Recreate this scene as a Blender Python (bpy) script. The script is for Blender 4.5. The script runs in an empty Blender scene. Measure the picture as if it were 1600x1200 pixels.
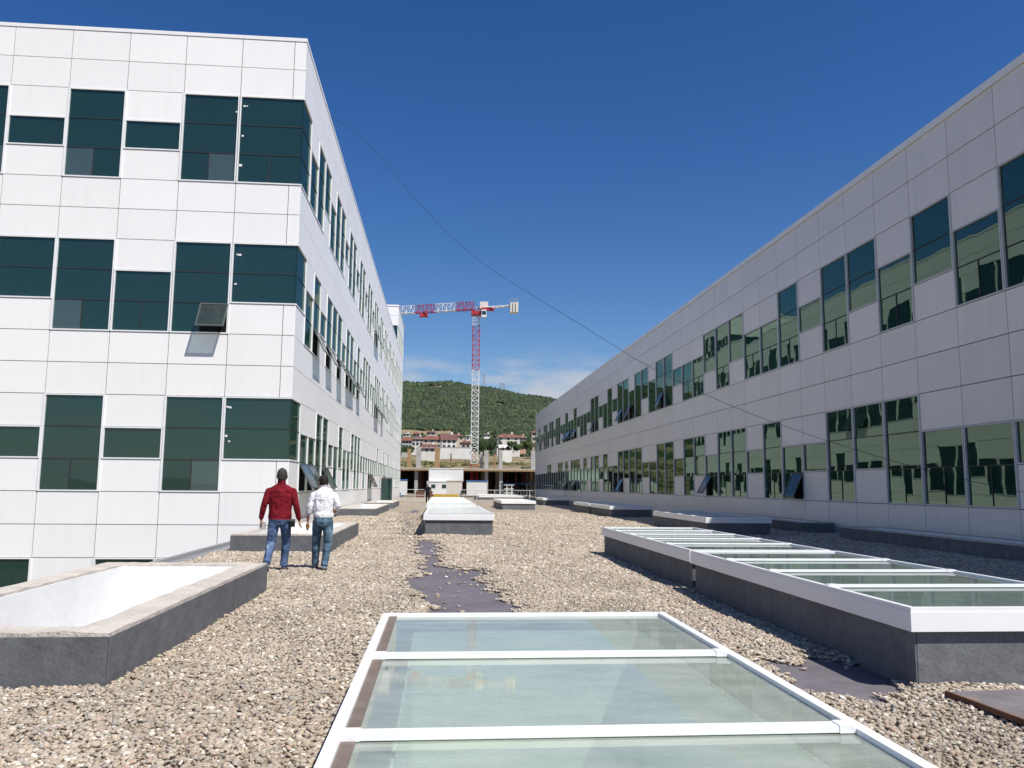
import bpy, bmesh, math, random
import numpy as np
from mathutils import Vector, Matrix, noise as mnoise
random.seed(7); rng = np.random.default_rng(7)
sc = bpy.context.scene
COL = sc.collection

# ------------------------------------------------------------------ camera
EYE = 1.5105
cam_d = bpy.data.cameras.new('camera'); cam = bpy.data.objects.new('camera', cam_d); COL.objects.link(cam)
cam_d.sensor_width = 36.0; cam_d.lens = 36.0 * 1275.23 / 1600.0
cam_d.clip_start = 0.05; cam_d.clip_end = 20000
pitch, roll, yaw = 0.12429, 0.00899, 0.08573
fw = Vector((math.sin(yaw)*math.cos(pitch), math.cos(yaw)*math.cos(pitch), math.sin(pitch)))
rt = Vector((math.cos(yaw), -math.sin(yaw), 0)); up = rt.cross(fw)
r2 = rt*math.cos(roll) + up*math.sin(roll); u2 = up*math.cos(roll) - rt*math.sin(roll)
M3 = Matrix((r2, u2, -fw)).transposed()
cam.matrix_world = Matrix.Translation((0, 0, EYE)) @ M3.to_4x4()
sc.camera = cam

# ------------------------------------------------------------------ sky, sun, exposure
SUN = Vector((0.45, -0.55, 1.0)).normalized()
w = bpy.data.worlds.new('World'); sc.world = w; w.use_nodes = True
nt = w.node_tree; nt.nodes.clear()
def N(t, kind, **kw):
    n = t.nodes.new(kind)
    for k, v in kw.items(): setattr(n, k, v)
    return n
out = N(nt, 'ShaderNodeOutputWorld'); bg = N(nt, 'ShaderNodeBackground')
sky = N(nt, 'ShaderNodeTexSky', sky_type='NISHITA')
sky.sun_disc = False
sky.sun_elevation = math.asin(SUN.z); sky.sun_rotation = math.atan2(SUN.x, SUN.y)
sky.altitude = 100; sky.air_density = 1.0; sky.dust_density = 0.35; sky.ozone_density = 2.6
bg.inputs['Strength'].default_value = 0.076
tc = N(nt, 'ShaderNodeTexCoord'); sep = N(nt, 'ShaderNodeSeparateXYZ')
nt.links.new(tc.outputs['Generated'], sep.inputs[0])
mp = N(nt, 'ShaderNodeMapping'); mp.inputs['Scale'].default_value = (7.0, 7.0, 26.0); mp.inputs['Location'].default_value = (0.35, 0.2, 0.1)
nt.links.new(tc.outputs['Generated'], mp.inputs[0])
cn = N(nt, 'ShaderNodeTexNoise'); cn.inputs['Scale'].default_value = 1.0; cn.inputs['Detail'].default_value = 7; cn.inputs['Roughness'].default_value = 0.55
nt.links.new(mp.outputs[0], cn.inputs['Vector'])
band = N(nt, 'ShaderNodeMapRange', interpolation_type='SMOOTHSTEP')
for i, v in enumerate((0.178, 0.12, 0.0, 1.0)): band.inputs[i+1].default_value = v
nt.links.new(sep.outputs['Z'], band.inputs[0])
dens = N(nt, 'ShaderNodeMapRange', interpolation_type='SMOOTHSTEP')
for i, v in enumerate((0.40, 0.61, 0.0, 0.8)): dens.inputs[i+1].default_value = v
nt.links.new(cn.outputs['Fac'], dens.inputs[0])
cm = N(nt, 'ShaderNodeMath', operation='MULTIPLY'); nt.links.new(band.outputs[0], cm.inputs[0]); nt.links.new(dens.outputs[0], cm.inputs[1])
mixc = N(nt, 'ShaderNodeMix', data_type='RGBA'); mixc.inputs['B'].default_value = (5.6, 5.7, 6.2, 1)
hs = N(nt, 'ShaderNodeHueSaturation'); hs.inputs['Saturation'].default_value = 1.34; hs.inputs['Hue'].default_value = 0.512; nt.links.new(sky.outputs[0], hs.inputs['Color'])
nt.links.new(cm.outputs[0], mixc.inputs['Factor']); nt.links.new(hs.outputs[0], mixc.inputs['A'])
nt.links.new(mixc.outputs['Result'], bg.inputs['Color']); nt.links.new(bg.outputs[0], out.inputs[0])

sd = bpy.data.lights.new('sun', 'SUN'); sd.energy = 4.2; sd.angle = math.radians(0.53); sd.color = (1.0, 0.955, 0.88)
so = bpy.data.objects.new('sun', sd); COL.objects.link(so)
so.rotation_euler = SUN.to_track_quat('Z', 'Y').to_euler(); so.location = (20, -30, 60)
vs = sc.view_settings; vs.view_transform = 'Standard'; vs.look = 'None'; vs.exposure = 0.45; vs.gamma = 1.0; vs.use_curve_mapping = False

# ------------------------------------------------------------------ helpers
def obj(name, me, parent=None, loc=None, rz=0.0, **props):
    o = bpy.data.objects.new(name, me); COL.objects.link(o)
    if parent: o.parent = parent
    if loc is not None: o.location = loc
    if rz: o.rotation_euler = (0, 0, rz)
    for k, v in props.items(): o[k] = v
    return o
def thing(name, label, cat, loc=(0, 0, 0), rz=0.0, group=None):
    o = obj(name, None, None, loc, rz, label=label, category=cat)
    if group: o['group'] = group
    return o
class MB:
    def __init__(s): s.v = []; s.f = []; s.m = []; s.smooth = False
    def box(s, a, b, m=0):
        x0, y0, z0 = a; x1, y1, z1 = b; n = len(s.v)
        s.v += [(x0,y0,z0),(x1,y0,z0),(x1,y1,z0),(x0,y1,z0),(x0,y0,z1),(x1,y0,z1),(x1,y1,z1),(x0,y1,z1)]
        s.f += [(n,n+3,n+2,n+1),(n+4,n+5,n+6,n+7),(n,n+1,n+5,n+4),(n+1,n+2,n+6,n+5),(n+2,n+3,n+7,n+6),(n+3,n,n+4,n+7)]
        s.m += [m]*6; return s
    def quad(s, pts, m=0):
        n = len(s.v); s.v += [tuple(q) for q in pts]; s.f.append(tuple(range(n, n+len(pts)))); s.m.append(m); return s
    def bar(s, a, b, r, m=0, n=4, r2=None):
        a = Vector(a); b = Vector(b); d = (b-a).normalized(); r2 = r if r2 is None else r2
        x = d.orthogonal().normalized() if abs(d.z) < .999 else Vector((1,0,0)); y = d.cross(x); k = len(s.v)
        off = math.pi/4
        for q, rr in ((a, r), (b, r2)):
            for i in range(n):
                t = off+2*math.pi*i/n; s.v.append(tuple(q + x*math.cos(t)*rr + y*math.sin(t)*rr))
        for i in range(n):
            j = (i+1) % n; s.f.append((k+i, k+j, k+n+j, k+n+i)); s.m.append(m)
        s.f.append(tuple(k+n-1-i for i in range(n))); s.m.append(m); s.f.append(tuple(k+n+i for i in range(n))); s.m.append(m); return s
    def mesh(s, name, *mats):
        me = bpy.data.meshes.new(name); me.from_pydata(s.v, [], s.f); me.update()
        for q in mats: me.materials.append(q)
        me.polygons.foreach_set('material_index', s.m)
        if s.smooth: me.polygons.foreach_set('use_smooth', [True]*len(s.f))
        return me
    def build(s, name, mats, parent=None, loc=None, rz=0.0, **props):
        if not isinstance(mats, (list, tuple)): mats = [mats]
        return obj(name, s.mesh(name, *mats), parent, loc, rz, **props)

def mat(name, col, rough=0.8, spec=0.3, var=None, bump=None, rnd=0.0, metal=0.0, coord='Object', speck=None, streak=0):
    """procedural: base colour with noise variation, optional specks, per-object tone, noise relief"""
    m = bpy.data.materials.new(name); m.use_nodes = True; t = m.node_tree; b = t.nodes['Principled BSDF']
    b.inputs['Roughness'].default_value = rough; b.inputs['Specular IOR Level'].default_value = spec; b.inputs['Metallic'].default_value = metal
    tcn = N(t, 'ShaderNodeTexCoord'); cur = None
    rgb = N(t, 'ShaderNodeRGB'); rgb.outputs[0].default_value = (*col, 1); cur = rgb.outputs[0]
    if var:
        for (sc_, amt) in var:
            nz = N(t, 'ShaderNodeTexNoise'); nz.inputs['Scale'].default_value = sc_; nz.inputs['Detail'].default_value = 6
            t.links.new(tcn.outputs[coord], nz.inputs['Vector'])
            mr = N(t, 'ShaderNodeMapRange')
            for i, v in enumerate((0.25, 0.75, 1-amt, 1+amt)): mr.inputs[i+1].default_value = v
            t.links.new(nz.outputs['Fac'], mr.inputs[0])
            mx = N(t, 'ShaderNodeVectorMath', operation='SCALE'); t.links.new(cur, mx.inputs[0]); t.links.new(mr.outputs[0], mx.inputs['Scale']); cur = mx.outputs[0]
    if speck:
        sc_, thr, c2 = speck
        nz = N(t, 'ShaderNodeTexNoise'); nz.inputs['Scale'].default_value = sc_; nz.inputs['Detail'].default_value = 8; nz.inputs['Roughness'].default_value = .65
        t.links.new(tcn.outputs[coord], nz.inputs['Vector'])
        mr = N(t, 'ShaderNodeMapRange')
        for i, v in enumerate((thr, thr+.12, 0, 1)): mr.inputs[i+1].default_value = v
        t.links.new(nz.outputs['Fac'], mr.inputs[0])
        mx = N(t, 'ShaderNodeMix', data_type='RGBA'); t.links.new(mr.outputs[0], mx.inputs['Factor']); t.links.new(cur, mx.inputs['A']); mx.inputs['B'].default_value = (*c2, 1); cur = mx.outputs['Result']
    if streak:
        gp = N(t, 'ShaderNodeNewGeometry'); mpn = N(t, 'ShaderNodeMapping'); mpn.inputs['Scale'].default_value = (2.6, 2.6, .16); t.links.new(gp.outputs['Position'], mpn.inputs[0])
        nz = N(t, 'ShaderNodeTexNoise'); nz.inputs['Scale'].default_value = 1.6; nz.inputs['Detail'].default_value = 7; nz.inputs['Roughness'].default_value = .6; t.links.new(mpn.outputs[0], nz.inputs['Vector'])
        mr = N(t, 'ShaderNodeMapRange')
        for i, v in enumerate((.45, .72, 1, 1-streak)): mr.inputs[i+1].default_value = v
        t.links.new(nz.outputs['Fac'], mr.inputs[0])
        mx = N(t, 'ShaderNodeVectorMath', operation='SCALE'); t.links.new(cur, mx.inputs[0]); t.links.new(mr.outputs[0], mx.inputs['Scale']); cur = mx.outputs[0]
    if rnd:
        oi = N(t, 'ShaderNodeObjectInfo'); mr = N(t, 'ShaderNodeMapRange')
        for i, v in enumerate((0, 1, 1-rnd, 1+rnd)): mr.inputs[i+1].default_value = v
        t.links.new(oi.outputs['Random'], mr.inputs[0])
        mx = N(t, 'ShaderNodeVectorMath', operation='SCALE'); t.links.new(cur, mx.inputs[0]); t.links.new(mr.outputs[0], mx.inputs['Scale']); cur = mx.outputs[0]
    t.links.new(cur, b.inputs['Base Color'])
    if bump:
        sc_, st, dist = bump
        nz = N(t, 'ShaderNodeTexNoise'); nz.inputs['Scale'].default_value = sc_; nz.inputs['Detail'].default_value = 5
        t.links.new(tcn.outputs[coord], nz.inputs['Vector'])
        bp = N(t, 'ShaderNodeBump'); bp.inputs['Strength'].default_value = st; bp.inputs['Distance'].default_value = dist
        t.links.new(nz.outputs['Fac'], bp.inputs['Height']); t.links.new(bp.outputs[0], b.inputs['Normal'])
    return m

def facade_glass(name, deep, tint, base, top=1.0):
    m = bpy.data.materials.new(name); m.use_nodes = True; t = m.node_tree; t.nodes.clear()
    o = N(t, 'ShaderNodeOutputMaterial'); mx = N(t, 'ShaderNodeMixShader'); df = N(t, 'ShaderNodeBsdfDiffuse'); gl = N(t, 'ShaderNodeBsdfGlossy')
    df.inputs['Color'].default_value = (*deep, 1); gl.inputs['Color'].default_value = (*tint, 1); gl.inputs['Roughness'].default_value = 0.012
    fr = N(t, 'ShaderNodeFresnel'); fr.inputs['IOR'].default_value = 1.5
    mr = N(t, 'ShaderNodeMapRange')
    for i, v in enumerate((0, 1, base, top)): mr.inputs[i+1].default_value = v
    t.links.new(fr.outputs[0], mr.inputs[0]); t.links.new(mr.outputs[0], mx.inputs[0])
    tcn = N(t, 'ShaderNodeTexCoord'); oi = N(t, 'ShaderNodeObjectInfo')
    ad = N(t, 'ShaderNodeVectorMath', operation='MULTIPLY_ADD'); ad.inputs[1].default_value = (1, 1, 1)
    sc3 = N(t, 'ShaderNodeVectorMath', operation='SCALE'); sc3.inputs['Scale'].default_value = 37.0
    cmb = N(t, 'ShaderNodeCombineXYZ')
    for k in range(3): t.links.new(oi.outputs['Random'], cmb.inputs[k])
    t.links.new(cmb.outputs[0], sc3.inputs[0]); t.links.new(tcn.outputs['Object'], ad.inputs[0]); t.links.new(sc3.outputs[0], ad.inputs[2])
    nz = N(t, 'ShaderNodeTexNoise'); nz.inputs['Scale'].default_value = 0.9; nz.inputs['Detail'].default_value = 1.5
    t.links.new(ad.outputs[0], nz.inputs['Vector'])
    bp = N(t, 'ShaderNodeBump'); bp.inputs['Strength'].default_value = 1.0; bp.inputs['Distance'].default_value = 0.0028
    t.links.new(nz.outputs['Fac'], bp.inputs['Height']); t.links.new(bp.outputs[0], gl.inputs['Normal'])
    t.links.new(df.outputs[0], mx.inputs[1]); t.links.new(gl.outputs[0], mx.inputs[2]); t.links.new(mx.outputs[0], o.inputs[0])
    return m
def roof_glass(name, tint, dust_col, dust):
    """dusty clear glass: see-through, fresnel reflection, streaky film of dust"""
    m = bpy.data.materials.new(name); m.use_nodes = True; t = m.node_tree; t.nodes.clear()
    o = N(t, 'ShaderNodeOutputMaterial'); tr = N(t, 'ShaderNodeBsdfTransparent'); tr.inputs[0].default_value = (*tint, 1)
    gl = N(t, 'ShaderNodeBsdfGlossy'); gl.inputs['Roughness'].default_value = 0.03; df = N(t, 'ShaderNodeBsdfDiffuse'); df.inputs[0].default_value = (*dust_col, 1)
    m1 = N(t, 'ShaderNodeMixShader'); m2 = N(t, 'ShaderNodeMixShader'); fr = N(t, 'ShaderNodeFresnel'); fr.inputs[0].default_value = 1.5
    tcn = N(t, 'ShaderNodeTexCoord'); mpp = N(t, 'ShaderNodeMapping'); mpp.inputs['Scale'].default_value = (1.0, 3.0, 1.0); t.links.new(tcn.outputs['Object'], mpp.inputs[0])
    nz = N(t, 'ShaderNodeTexNoise'); nz.inputs['Scale'].default_value = 2.2; nz.inputs['Detail'].default_value = 8; nz.inputs['Roughness'].default_value = .7
    t.links.new(mpp.outputs[0], nz.inputs['Vector'])
    mr = N(t, 'ShaderNodeMapRange')
    for i, v in enumerate((0.3, 0.75, dust*.55, dust*1.5)): mr.inputs[i+1].default_value = v
    t.links.new(nz.outputs['Fac'], mr.inputs[0]); t.links.new(mr.outputs[0], m1.inputs[0]); t.links.new(tr.outputs[0], m1.inputs[1]); t.links.new(df.outputs[0], m1.inputs[2])
    gm = N(t, 'ShaderNodeNewGeometry'); iv = N(t, 'ShaderNodeMath', operation='SUBTRACT'); iv.inputs[0].default_value = 1.0; t.links.new(gm.outputs['Backfacing'], iv.inputs[1])
    fm = N(t, 'ShaderNodeMath', operation='MULTIPLY'); t.links.new(fr.outputs[0], fm.inputs[0]); t.links.new(iv.outputs[0], fm.inputs[1])
    t.links.new(fm.outputs[0], m2.inputs[0]); t.links.new(m1.outputs[0], m2.inputs[1]); t.links.new(gl.outputs[0], m2.inputs[2]); t.links.new(m2.outputs[0], o.inputs[0])
    return m

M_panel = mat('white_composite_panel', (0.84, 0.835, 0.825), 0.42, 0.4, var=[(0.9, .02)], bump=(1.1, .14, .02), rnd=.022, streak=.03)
M_pshade = mat('shade_toned_white_panel', (0.755, 0.725, 0.705), 0.36, 0.45, var=[(0.9, .025)], bump=(1.1, .14, .02), rnd=.03, streak=.05)  # the same white cladding, with the right wall's shade put into its colour
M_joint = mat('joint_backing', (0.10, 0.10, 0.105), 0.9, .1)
M_jointL = mat('pale_joint_backing', (0.26, 0.26, 0.265), 0.9, .1)
M_coping = mat('coping_metal', (0.80, 0.80, 0.80), 0.4, .4, var=[(3, .03)])
M_alu = mat('white_aluminium', (0.79, 0.80, 0.80), 0.38, .5, var=[(4, .05)], speck=(7, .70, (.55, .53, .5)))
M_alug = mat('grey_aluminium', (0.52, 0.53, 0.54), 0.35, .5, var=[(4, .04)])
M_gasket = mat('dark_gasket', (0.035, 0.035, 0.035), .6, .3)
M_sash = mat('anthracite_sash', (0.07, 0.085, 0.085), .45, .4)
M_dark = mat('unlit_room_shade', (0.012, 0.013, 0.014), .95, .05)  # near-black colour standing for the shade inside rooms behind open sashes
M_glassL = facade_glass('teal_facade_glass', (0.013, 0.037, 0.036), (0.68, 0.86, 0.74), 0.07, .50)
M_glassP = facade_glass('pale_blind_glass', (0.055, 0.085, 0.085), (0.72, 0.92, 0.86), 0.07, .50)
M_sglass = roof_glass('tinted_sash_glass', (.60, .68, .64), (.10, .125, .12), .30)
M_glassR = facade_glass('green_facade_glass', (0.006, 0.018, 0.018), (0.74, 1.0, 0.76), 0.095, .75)
M_membrane = mat('slate_membrane', (0.135, 0.14, 0.15), .85, .25, var=[(1.6, .2), (6, .12), (45, .2)], bump=(7, .5, .03), rnd=.07, streak=.12, speck=(3.2, .70, (.24, .23, .21)))
M_deck = mat('bare_roof_membrane', (0.145, 0.13, 0.142), .7, .3, var=[(0.8, .22), (7, .15)], bump=(30, .3, .006), coord='Object', speck=(11, .66, (.30, .27, .24)))
M_concrete = mat('rough_concrete', (0.53, 0.485, 0.425), .95, .15, var=[(3, .16), (30, .14)], bump=(34, .8, .02), speck=(16, .66, (.2, .17, .15)))
M_white = mat('white_render', (0.80, 0.80, 0.79), .8, .2, var=[(1.5, .05), (12, .03)], bump=(9, .15, .01))
M_lip = mat('white_flashing', (0.80, 0.80, 0.80), .38, .45, var=[(1.2, .05)], speck=(5.5, .70, (.52, .5, .47)))
M_rust = mat('brown_timber_edge', (0.17, 0.135, 0.115), .85, .2, var=[(8, .25)], bump=(40, .4, .006))
M_shaft = mat('pale_shaft_wall', (0.80, 0.82, 0.79), .85, .2, var=[(.9, .08), (6, .05)])
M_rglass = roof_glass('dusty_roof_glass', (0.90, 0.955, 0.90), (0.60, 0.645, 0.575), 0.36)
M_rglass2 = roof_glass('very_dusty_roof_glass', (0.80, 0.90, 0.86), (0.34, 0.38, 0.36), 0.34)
M_galv = mat('galvanised_steel', (0.45, 0.46, 0.47), .4, .5, metal=.6)

# ------------------------------------------------------------------ layout numbers
XL, XR, YF = -5.044, 13.706, 27.86            # left wall plane, right wall plane, left building front
RH = 1.06                                      # cladding row height
ZL, ZR = 17.118, 11.668                        # roof tops
DECK_END = 106.0

# ------------------------------------------------------------------ structure: ground sheet reaching the horizon (site, slope, hill)
def sstep(a, b, x):
    t = np.clip((x-a)/(b-a), 0, 1); return t*t*(3-2*t)
def fbm(x, y, s, oct=4):
    r = np.zeros_like(x); a = 1.0
    for k in range(oct):
        r += a*np.sin(x/s*1.7+k*1.3+2.1*np.sin(y/s*1.1+k))*np.cos(y/s*1.9-k*.7+1.7*np.sin(x/s*.9+2*k)); s *= .47; a *= .5
    return r
def hgt(x, y):
    x = np.asarray(x, float); y = np.asarray(y, float)
    z = -6.5 + 6.3*sstep(100, 106.5, y)
    z = z + 8.0*sstep(205, 250, y) + 5.0*sstep(245, 330, y)
    ridge = 119.5 - 0.118*np.clip(x-5, 0, None) - .0001*np.clip(x-25, 0, None)**2 - .01*np.clip(-x-60, 0, None) + .9*np.sin(x/23.) + .6*np.sin(x/9.+1)
    ridge = np.maximum(ridge, 25)
    t = np.clip((y-340)/(1000-340), 0, 1)
    z = z + (ridge-8)*(t**1.15)*(1+.035*fbm(x, y, 160)*np.sin(np.pi*t)) 
    z = z - (ridge-10)*sstep(1040, 2600, y)*.9
    z = z + .5*fbm(x, y, 14)*sstep(205, 245, y)
    return z
xs = np.unique(np.concatenate([np.linspace(-9000, -700, 14), np.linspace(-700, -120, 40), np.linspace(-120, 220, 120), np.linspace(220, 800, 40), np.linspace(800, 9000, 14)]))
ys = np.unique(np.concatenate([np.linspace(-9000, -200, 12), np.linspace(-200, 90, 16), np.linspace(90, 360, 110), np.linspace(360, 1100, 110), np.linspace(1100, 2700, 30), np.linspace(2700, 14000, 12)]))
gx, gy = np.meshgrid(xs, ys); gz = hgt(gx, gy)
nx, ny = len(xs), len(ys)
idx = np.arange(nx*ny).reshape(ny, nx)
F4 = np.stack([idx[:-1, :-1], idx[:-1, 1:], idx[1:, 1:], idx[1:, :-1]], -1).reshape(-1, 4)
me = bpy.data.meshes.new('ground'); me.from_pydata(np.stack([gx, gy, gz], -1).reshape(-1, 3).tolist(), [], F4.tolist()); me.update()
me.polygons.foreach_set('use_smooth', [True]*len(F4))
M_ground = mat('dry_grass_earth', (0.235, 0.19, 0.115), .95, .1, var=[(.02, .2), (.15, .25), (1.2, .2)], coord='Object', speck=(.11, .52, (.10, .105, .045)), bump=(.8, .6, .6))
me.materials.append(M_ground); obj('ground', me, kind='structure')

# ------------------------------------------------------------------ roof deck with openings for the light wells
WELLS = []     # (x0,x1,y0,y1) inner opening
FOOT = []      # outer footprints, no gravel inside
def rects_with_holes(X0, X1, Y0, Y1, holes):
    X = sorted({X0, X1, *[h[0] for h in holes], *[h[1] for h in holes]}); Y = sorted({Y0, Y1, *[h[2] for h in holes], *[h[3] for h in holes]})
    for i in range(len(X)-1):
        for j in range(len(Y)-1):
            cx, cy = (X[i]+X[i+1])/2, (Y[j]+Y[j+1])/2
            if not any(h[0] < cx < h[1] and h[2] < cy < h[3] for h in holes): yield X[i], X[i+1], Y[j], Y[j+1]

def ring(mb, x0, x1, y0, y1, t, z0, z1, m=0):
    mb.box((x0, y0, z0), (x1, y0+t, z1), m); mb.box((x0, y1-t, z0), (x1, y1, z1), m)
    mb.box((x0, y0+t, z0), (x0+t, y1-t, z1), m); mb.box((x1-t, y0+t, z0), (x1, y1-t, z1), m)

def curb_parts(root, x0, x1, y0, y1, zt, t, depth, core, rough_rim, floor_z=None, lined=True, shaft=None):
    """upstand: core walls, membrane sheets on the outer faces, lined shaft below"""
    mb = MB(); ring(mb, x0+.012, x1-.012, y0+.012, y1-.012, t, -.06, zt-.004)
    core_o = mb.build('upstand_wall', core, root)
    if rough_rim:
        bm = bmesh.new(); bm.from_mesh(core_o.data); bmesh.ops.remove_doubles(bm, verts=bm.verts, dist=1e-4)
        bmesh.ops.subdivide_edges(bm, edges=[e for e in bm.edges if e.calc_length() > .5], cuts=24, use_grid_fill=True)
        for v in bm.verts:
            if v.co.z > zt-.1:
                v.co.z += .012*mnoise.noise(v.co*3.1) + .008*mnoise.noise(v.co*11)
                d = .018*mnoise.noise(v.co*4.3+Vector((5, 0, 0)))
                if x0+.1 < v.co.x < x1-.1 and y0+.1 < v.co.y < y1-.1: v.co.x += d; v.co.y += d
        bm.to_mesh(core_o.data); bm.free()
    sheets = []
    def run(a, b, n, fn):
        for i in range(n):
            p, q = a+(b-a)*i/n+.003, a+(b-a)*(i+1)/n-.003
            s = MB(); fn(s, p, q); s.build('membrane_sheet', M_membrane, root)
    ht = zt - (.035 if rough_rim else .0)
    nl = max(2, round((y1-y0)/2.7)); nw = 1 if (x1-x0) < 2.6 else 2
    for side, xx in ((-1, x0), (1, x1)):
        run(y0, y1, nl, lambda s, p, q: s.box((min(xx, xx-side*.012), p, -.07), (max(xx, xx-side*.012), q, ht)))
    for side, yy in ((-1, y0), (1, y1)):
        run(x0+.013, x1-.013, nw, lambda s, p, q: s.box((p, min(yy, yy-side*.012), -.07), (q, max(yy, yy-side*.012), ht)))
    a0, a1, b0, b1 = x0+t, x1-t, y0+t, y1-t
    WELLS.append((a0, a1, b0, b1)); FOOT.append((x0, x1, y0, y1))
    s = MB(); e = .012; lz = zt-.03 if rough_rim else zt-.02
    zb = -depth
    s.box((a0+.012, b0+.012, zb), (a0+.012+e, b1-.012, lz)); s.box((a1-.012-e, b0+.012, zb), (a1-.012, b1-.012, lz))
    s.box((a0+.025, b0+.012, zb), (a1-.025, b0+.012+e, lz)); s.box((a0+.025, b1-.012-e, zb), (a1-.025, b1-.012, lz))
    s.box((a0-.1, b0-.1, zb-.1), (a1+.1, b1+.1, zb))
    s.build('shaft_lining', shaft or M_white, root)

def open_well(label, x0, x1, y0, y1, zt=.40, t=.27):
    root = thing('open_light_well', label, 'light well', group='open light wells on the roof')
    curb_parts(root, x0, x1, y0, y1, zt, t, 1.3, M_concrete, True)
    return root
def skylight(label, x0, x1, y0, y1, n, zt=.575, glass=None, lip=.16, seal=False):
    root = thing('glazed_skylight', label, 'skylight', group='glazed skylights on the roof')
    curb_parts(root, x0, x1, y0, y1, zt-.05, .17, .85, M_rust, False, shaft=M_shaft)
    o = .055
    s = MB(); ring(s, x0-o, x1+o, y0-o, y1+o, .045, zt-lip, zt-.012); s.build('flashing_band', M_lip, root)
    s = MB(); ring(s, x0-o+.006, x1+o-.006, y0-o+.006, y1+o-.006, .05, zt-.012, zt+.022); s.build('edge_frame', M_alu, root)
    ya, yb = y0-o+.054, y1+o-.054; xa, xb = x0-o+.054, x1+o-.054; step = (yb-ya)/n
    pane = MB().box((xa+.002, .004, -.006), (xb-.002, step-.004, .004)).mesh('roof_pane', glass or M_rglass)
    bar = MB().box((xa-.03, -.034, .006), (xb+.03, .034, .03)).mesh('glazing_bar', M_alu)
    if seal: MB().box((xa-.002, ya, zt+.002), (xa+.055, yb, zt+.006)).build('brown_seal_strip', M_rust, root)
    cap = MB().box((0, -.037, .004), (.08, .037, .034)).mesh('bar_end_cap', M_alu)
    for i in range(n):
        obj('glass_pane', pane, root, (0, ya+i*step, zt-.004))
        if i:
            gb = obj('glazing_bar', bar, root, (0, ya+i*step, zt))
            for xx in (xa-.012, xb-.068): obj('bar_end_cap', cap, gb, (xx, 0, 0))
    return root
open_well('near open light well with rough concrete rim and bright white inside, at far left', -4.62, -2.42, 6.49, 12.08, .405, .30)
open_well('open light well just behind the two walking men', -4.62, -2.42, 18.85, 25.1, .40)
open_well('third open light well along the left wall, beyond the men', -4.92, -3.05, 40.1, 50.2, .38)
open_well('farthest open light well along the left wall, near the open green door', -4.85, -3.0, 53.4, 61.3, .39)
open_well('open light well in shade against the right wall, nearest the camera', 12.2, 13.45, 13.5, 24.4, .38, .2)
open_well('farther open light well in shade against the right wall', 12.35, 13.45, 27.2, 37.5, .38, .2)
skylight('big glazed skylight in the immediate foreground with greenish dusty panes', -.345, 1.62, .35, 6.05, 4, .572, seal=True)
skylight('long glazed skylight in the middle of the roof, front half', -.44, 1.62, 25.3, 36.4, 8, .62)
skylight('long glazed skylight in the middle of the roof, rear half near the walking figure', -.55, 1.52, 36.75, 57.5, 14, .68)
skylight('small lone skylight far right of centre near the railing', 3.98, 6.1, 52.8, 61.5, 6, .54)
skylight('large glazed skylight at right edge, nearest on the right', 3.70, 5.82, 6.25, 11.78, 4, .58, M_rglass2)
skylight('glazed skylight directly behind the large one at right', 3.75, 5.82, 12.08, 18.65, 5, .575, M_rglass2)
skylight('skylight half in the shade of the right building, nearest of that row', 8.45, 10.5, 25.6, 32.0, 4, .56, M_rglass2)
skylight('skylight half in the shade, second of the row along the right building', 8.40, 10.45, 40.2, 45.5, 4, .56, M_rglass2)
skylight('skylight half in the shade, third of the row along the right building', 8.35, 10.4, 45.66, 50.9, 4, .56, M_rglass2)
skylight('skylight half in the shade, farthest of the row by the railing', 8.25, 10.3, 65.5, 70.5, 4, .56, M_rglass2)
skylight('low white skylight beyond the roof railing', 4.0, 8.6, 84.0, 96.0, 8, .5)

s = MB()
for (a, b, c, d) in rects_with_holes(XL-.10, XR+.05, -14.0, DECK_END, WELLS): s.quad([(a, c, -.03), (b, c, -.03), (b, d, -.03), (a, d, -.03)])
s.build('roof_deck', M_deck, kind='structure')
# outer skirt of the podium under the deck edge
pod = thing('podium_block', 'pale lower storey wall under the left edge of the gravel roof', 'building')
MB().box((XL-.06, -14, -6.6), (XL+.1, YF-.02, -.035)).build('wall', M_white, pod)
s = MB(); s.box((XL-.16, -14, -.06), (XL-.06, YF-.03, .09)); s.box((XL-.06, -14, -.028), (XL+.16, YF-.03, .012)); s.build('edge_flashing', M_galv, pod)

# bare patches in the gravel (outlines on the roof, metres)
def inpoly(px, py, poly):
    c = np.zeros(px.shape, bool); n = len(poly)
    for i in range(n):
        x1, y1 = poly[i]; x2, y2 = poly[(i+1) % n]
        if y1 == y2: continue
        c ^= ((y1 > py) != (y2 > py)) & (px < (x2-x1)*(py-y1)/(y2-y1)+x1)
    return c
PATCH = [[(-0.09, 6.00), (-0.07, 10.86), (-0.15, 11.27), (-0.39, 12.67), (-0.49, 13.04), (-0.41, 13.82), (-0.18, 14.37), (-0.36, 15.74), (-0.20, 17.40), (-0.41, 18.65), (-0.54, 21.29), (-0.52, 23.52), (-1.21, 26.22), (-1.01, 30.73), (-1.54, 35.57), (-1.78, 44.40), (-1.20, 52.37), (-0.77, 40.52), (-0.44, 25.53), (-0.51, 23.21), (-0.11, 22.94), (0.04, 20.82), (-0.02, 17.57), (0.07, 17.24), (-0.01, 15.74), (0.46, 15.21), (0.78, 14.84), (0.53, 13.61), (0.64, 12.84), (0.71, 11.53), (0.82, 10.84), (0.79, 6.00)],
         [(2.79, 7.21), (3.20, 7.26), (3.42, 7.54), (3.58, 7.48), (3.64, 7.08), (3.69, 6.58), (3.68, 6.21), (3.52, 6.13), (3.34, 6.15), (3.17, 5.97), (2.98, 5.95), (2.83, 6.02), (2.81, 6.46)]]
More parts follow.
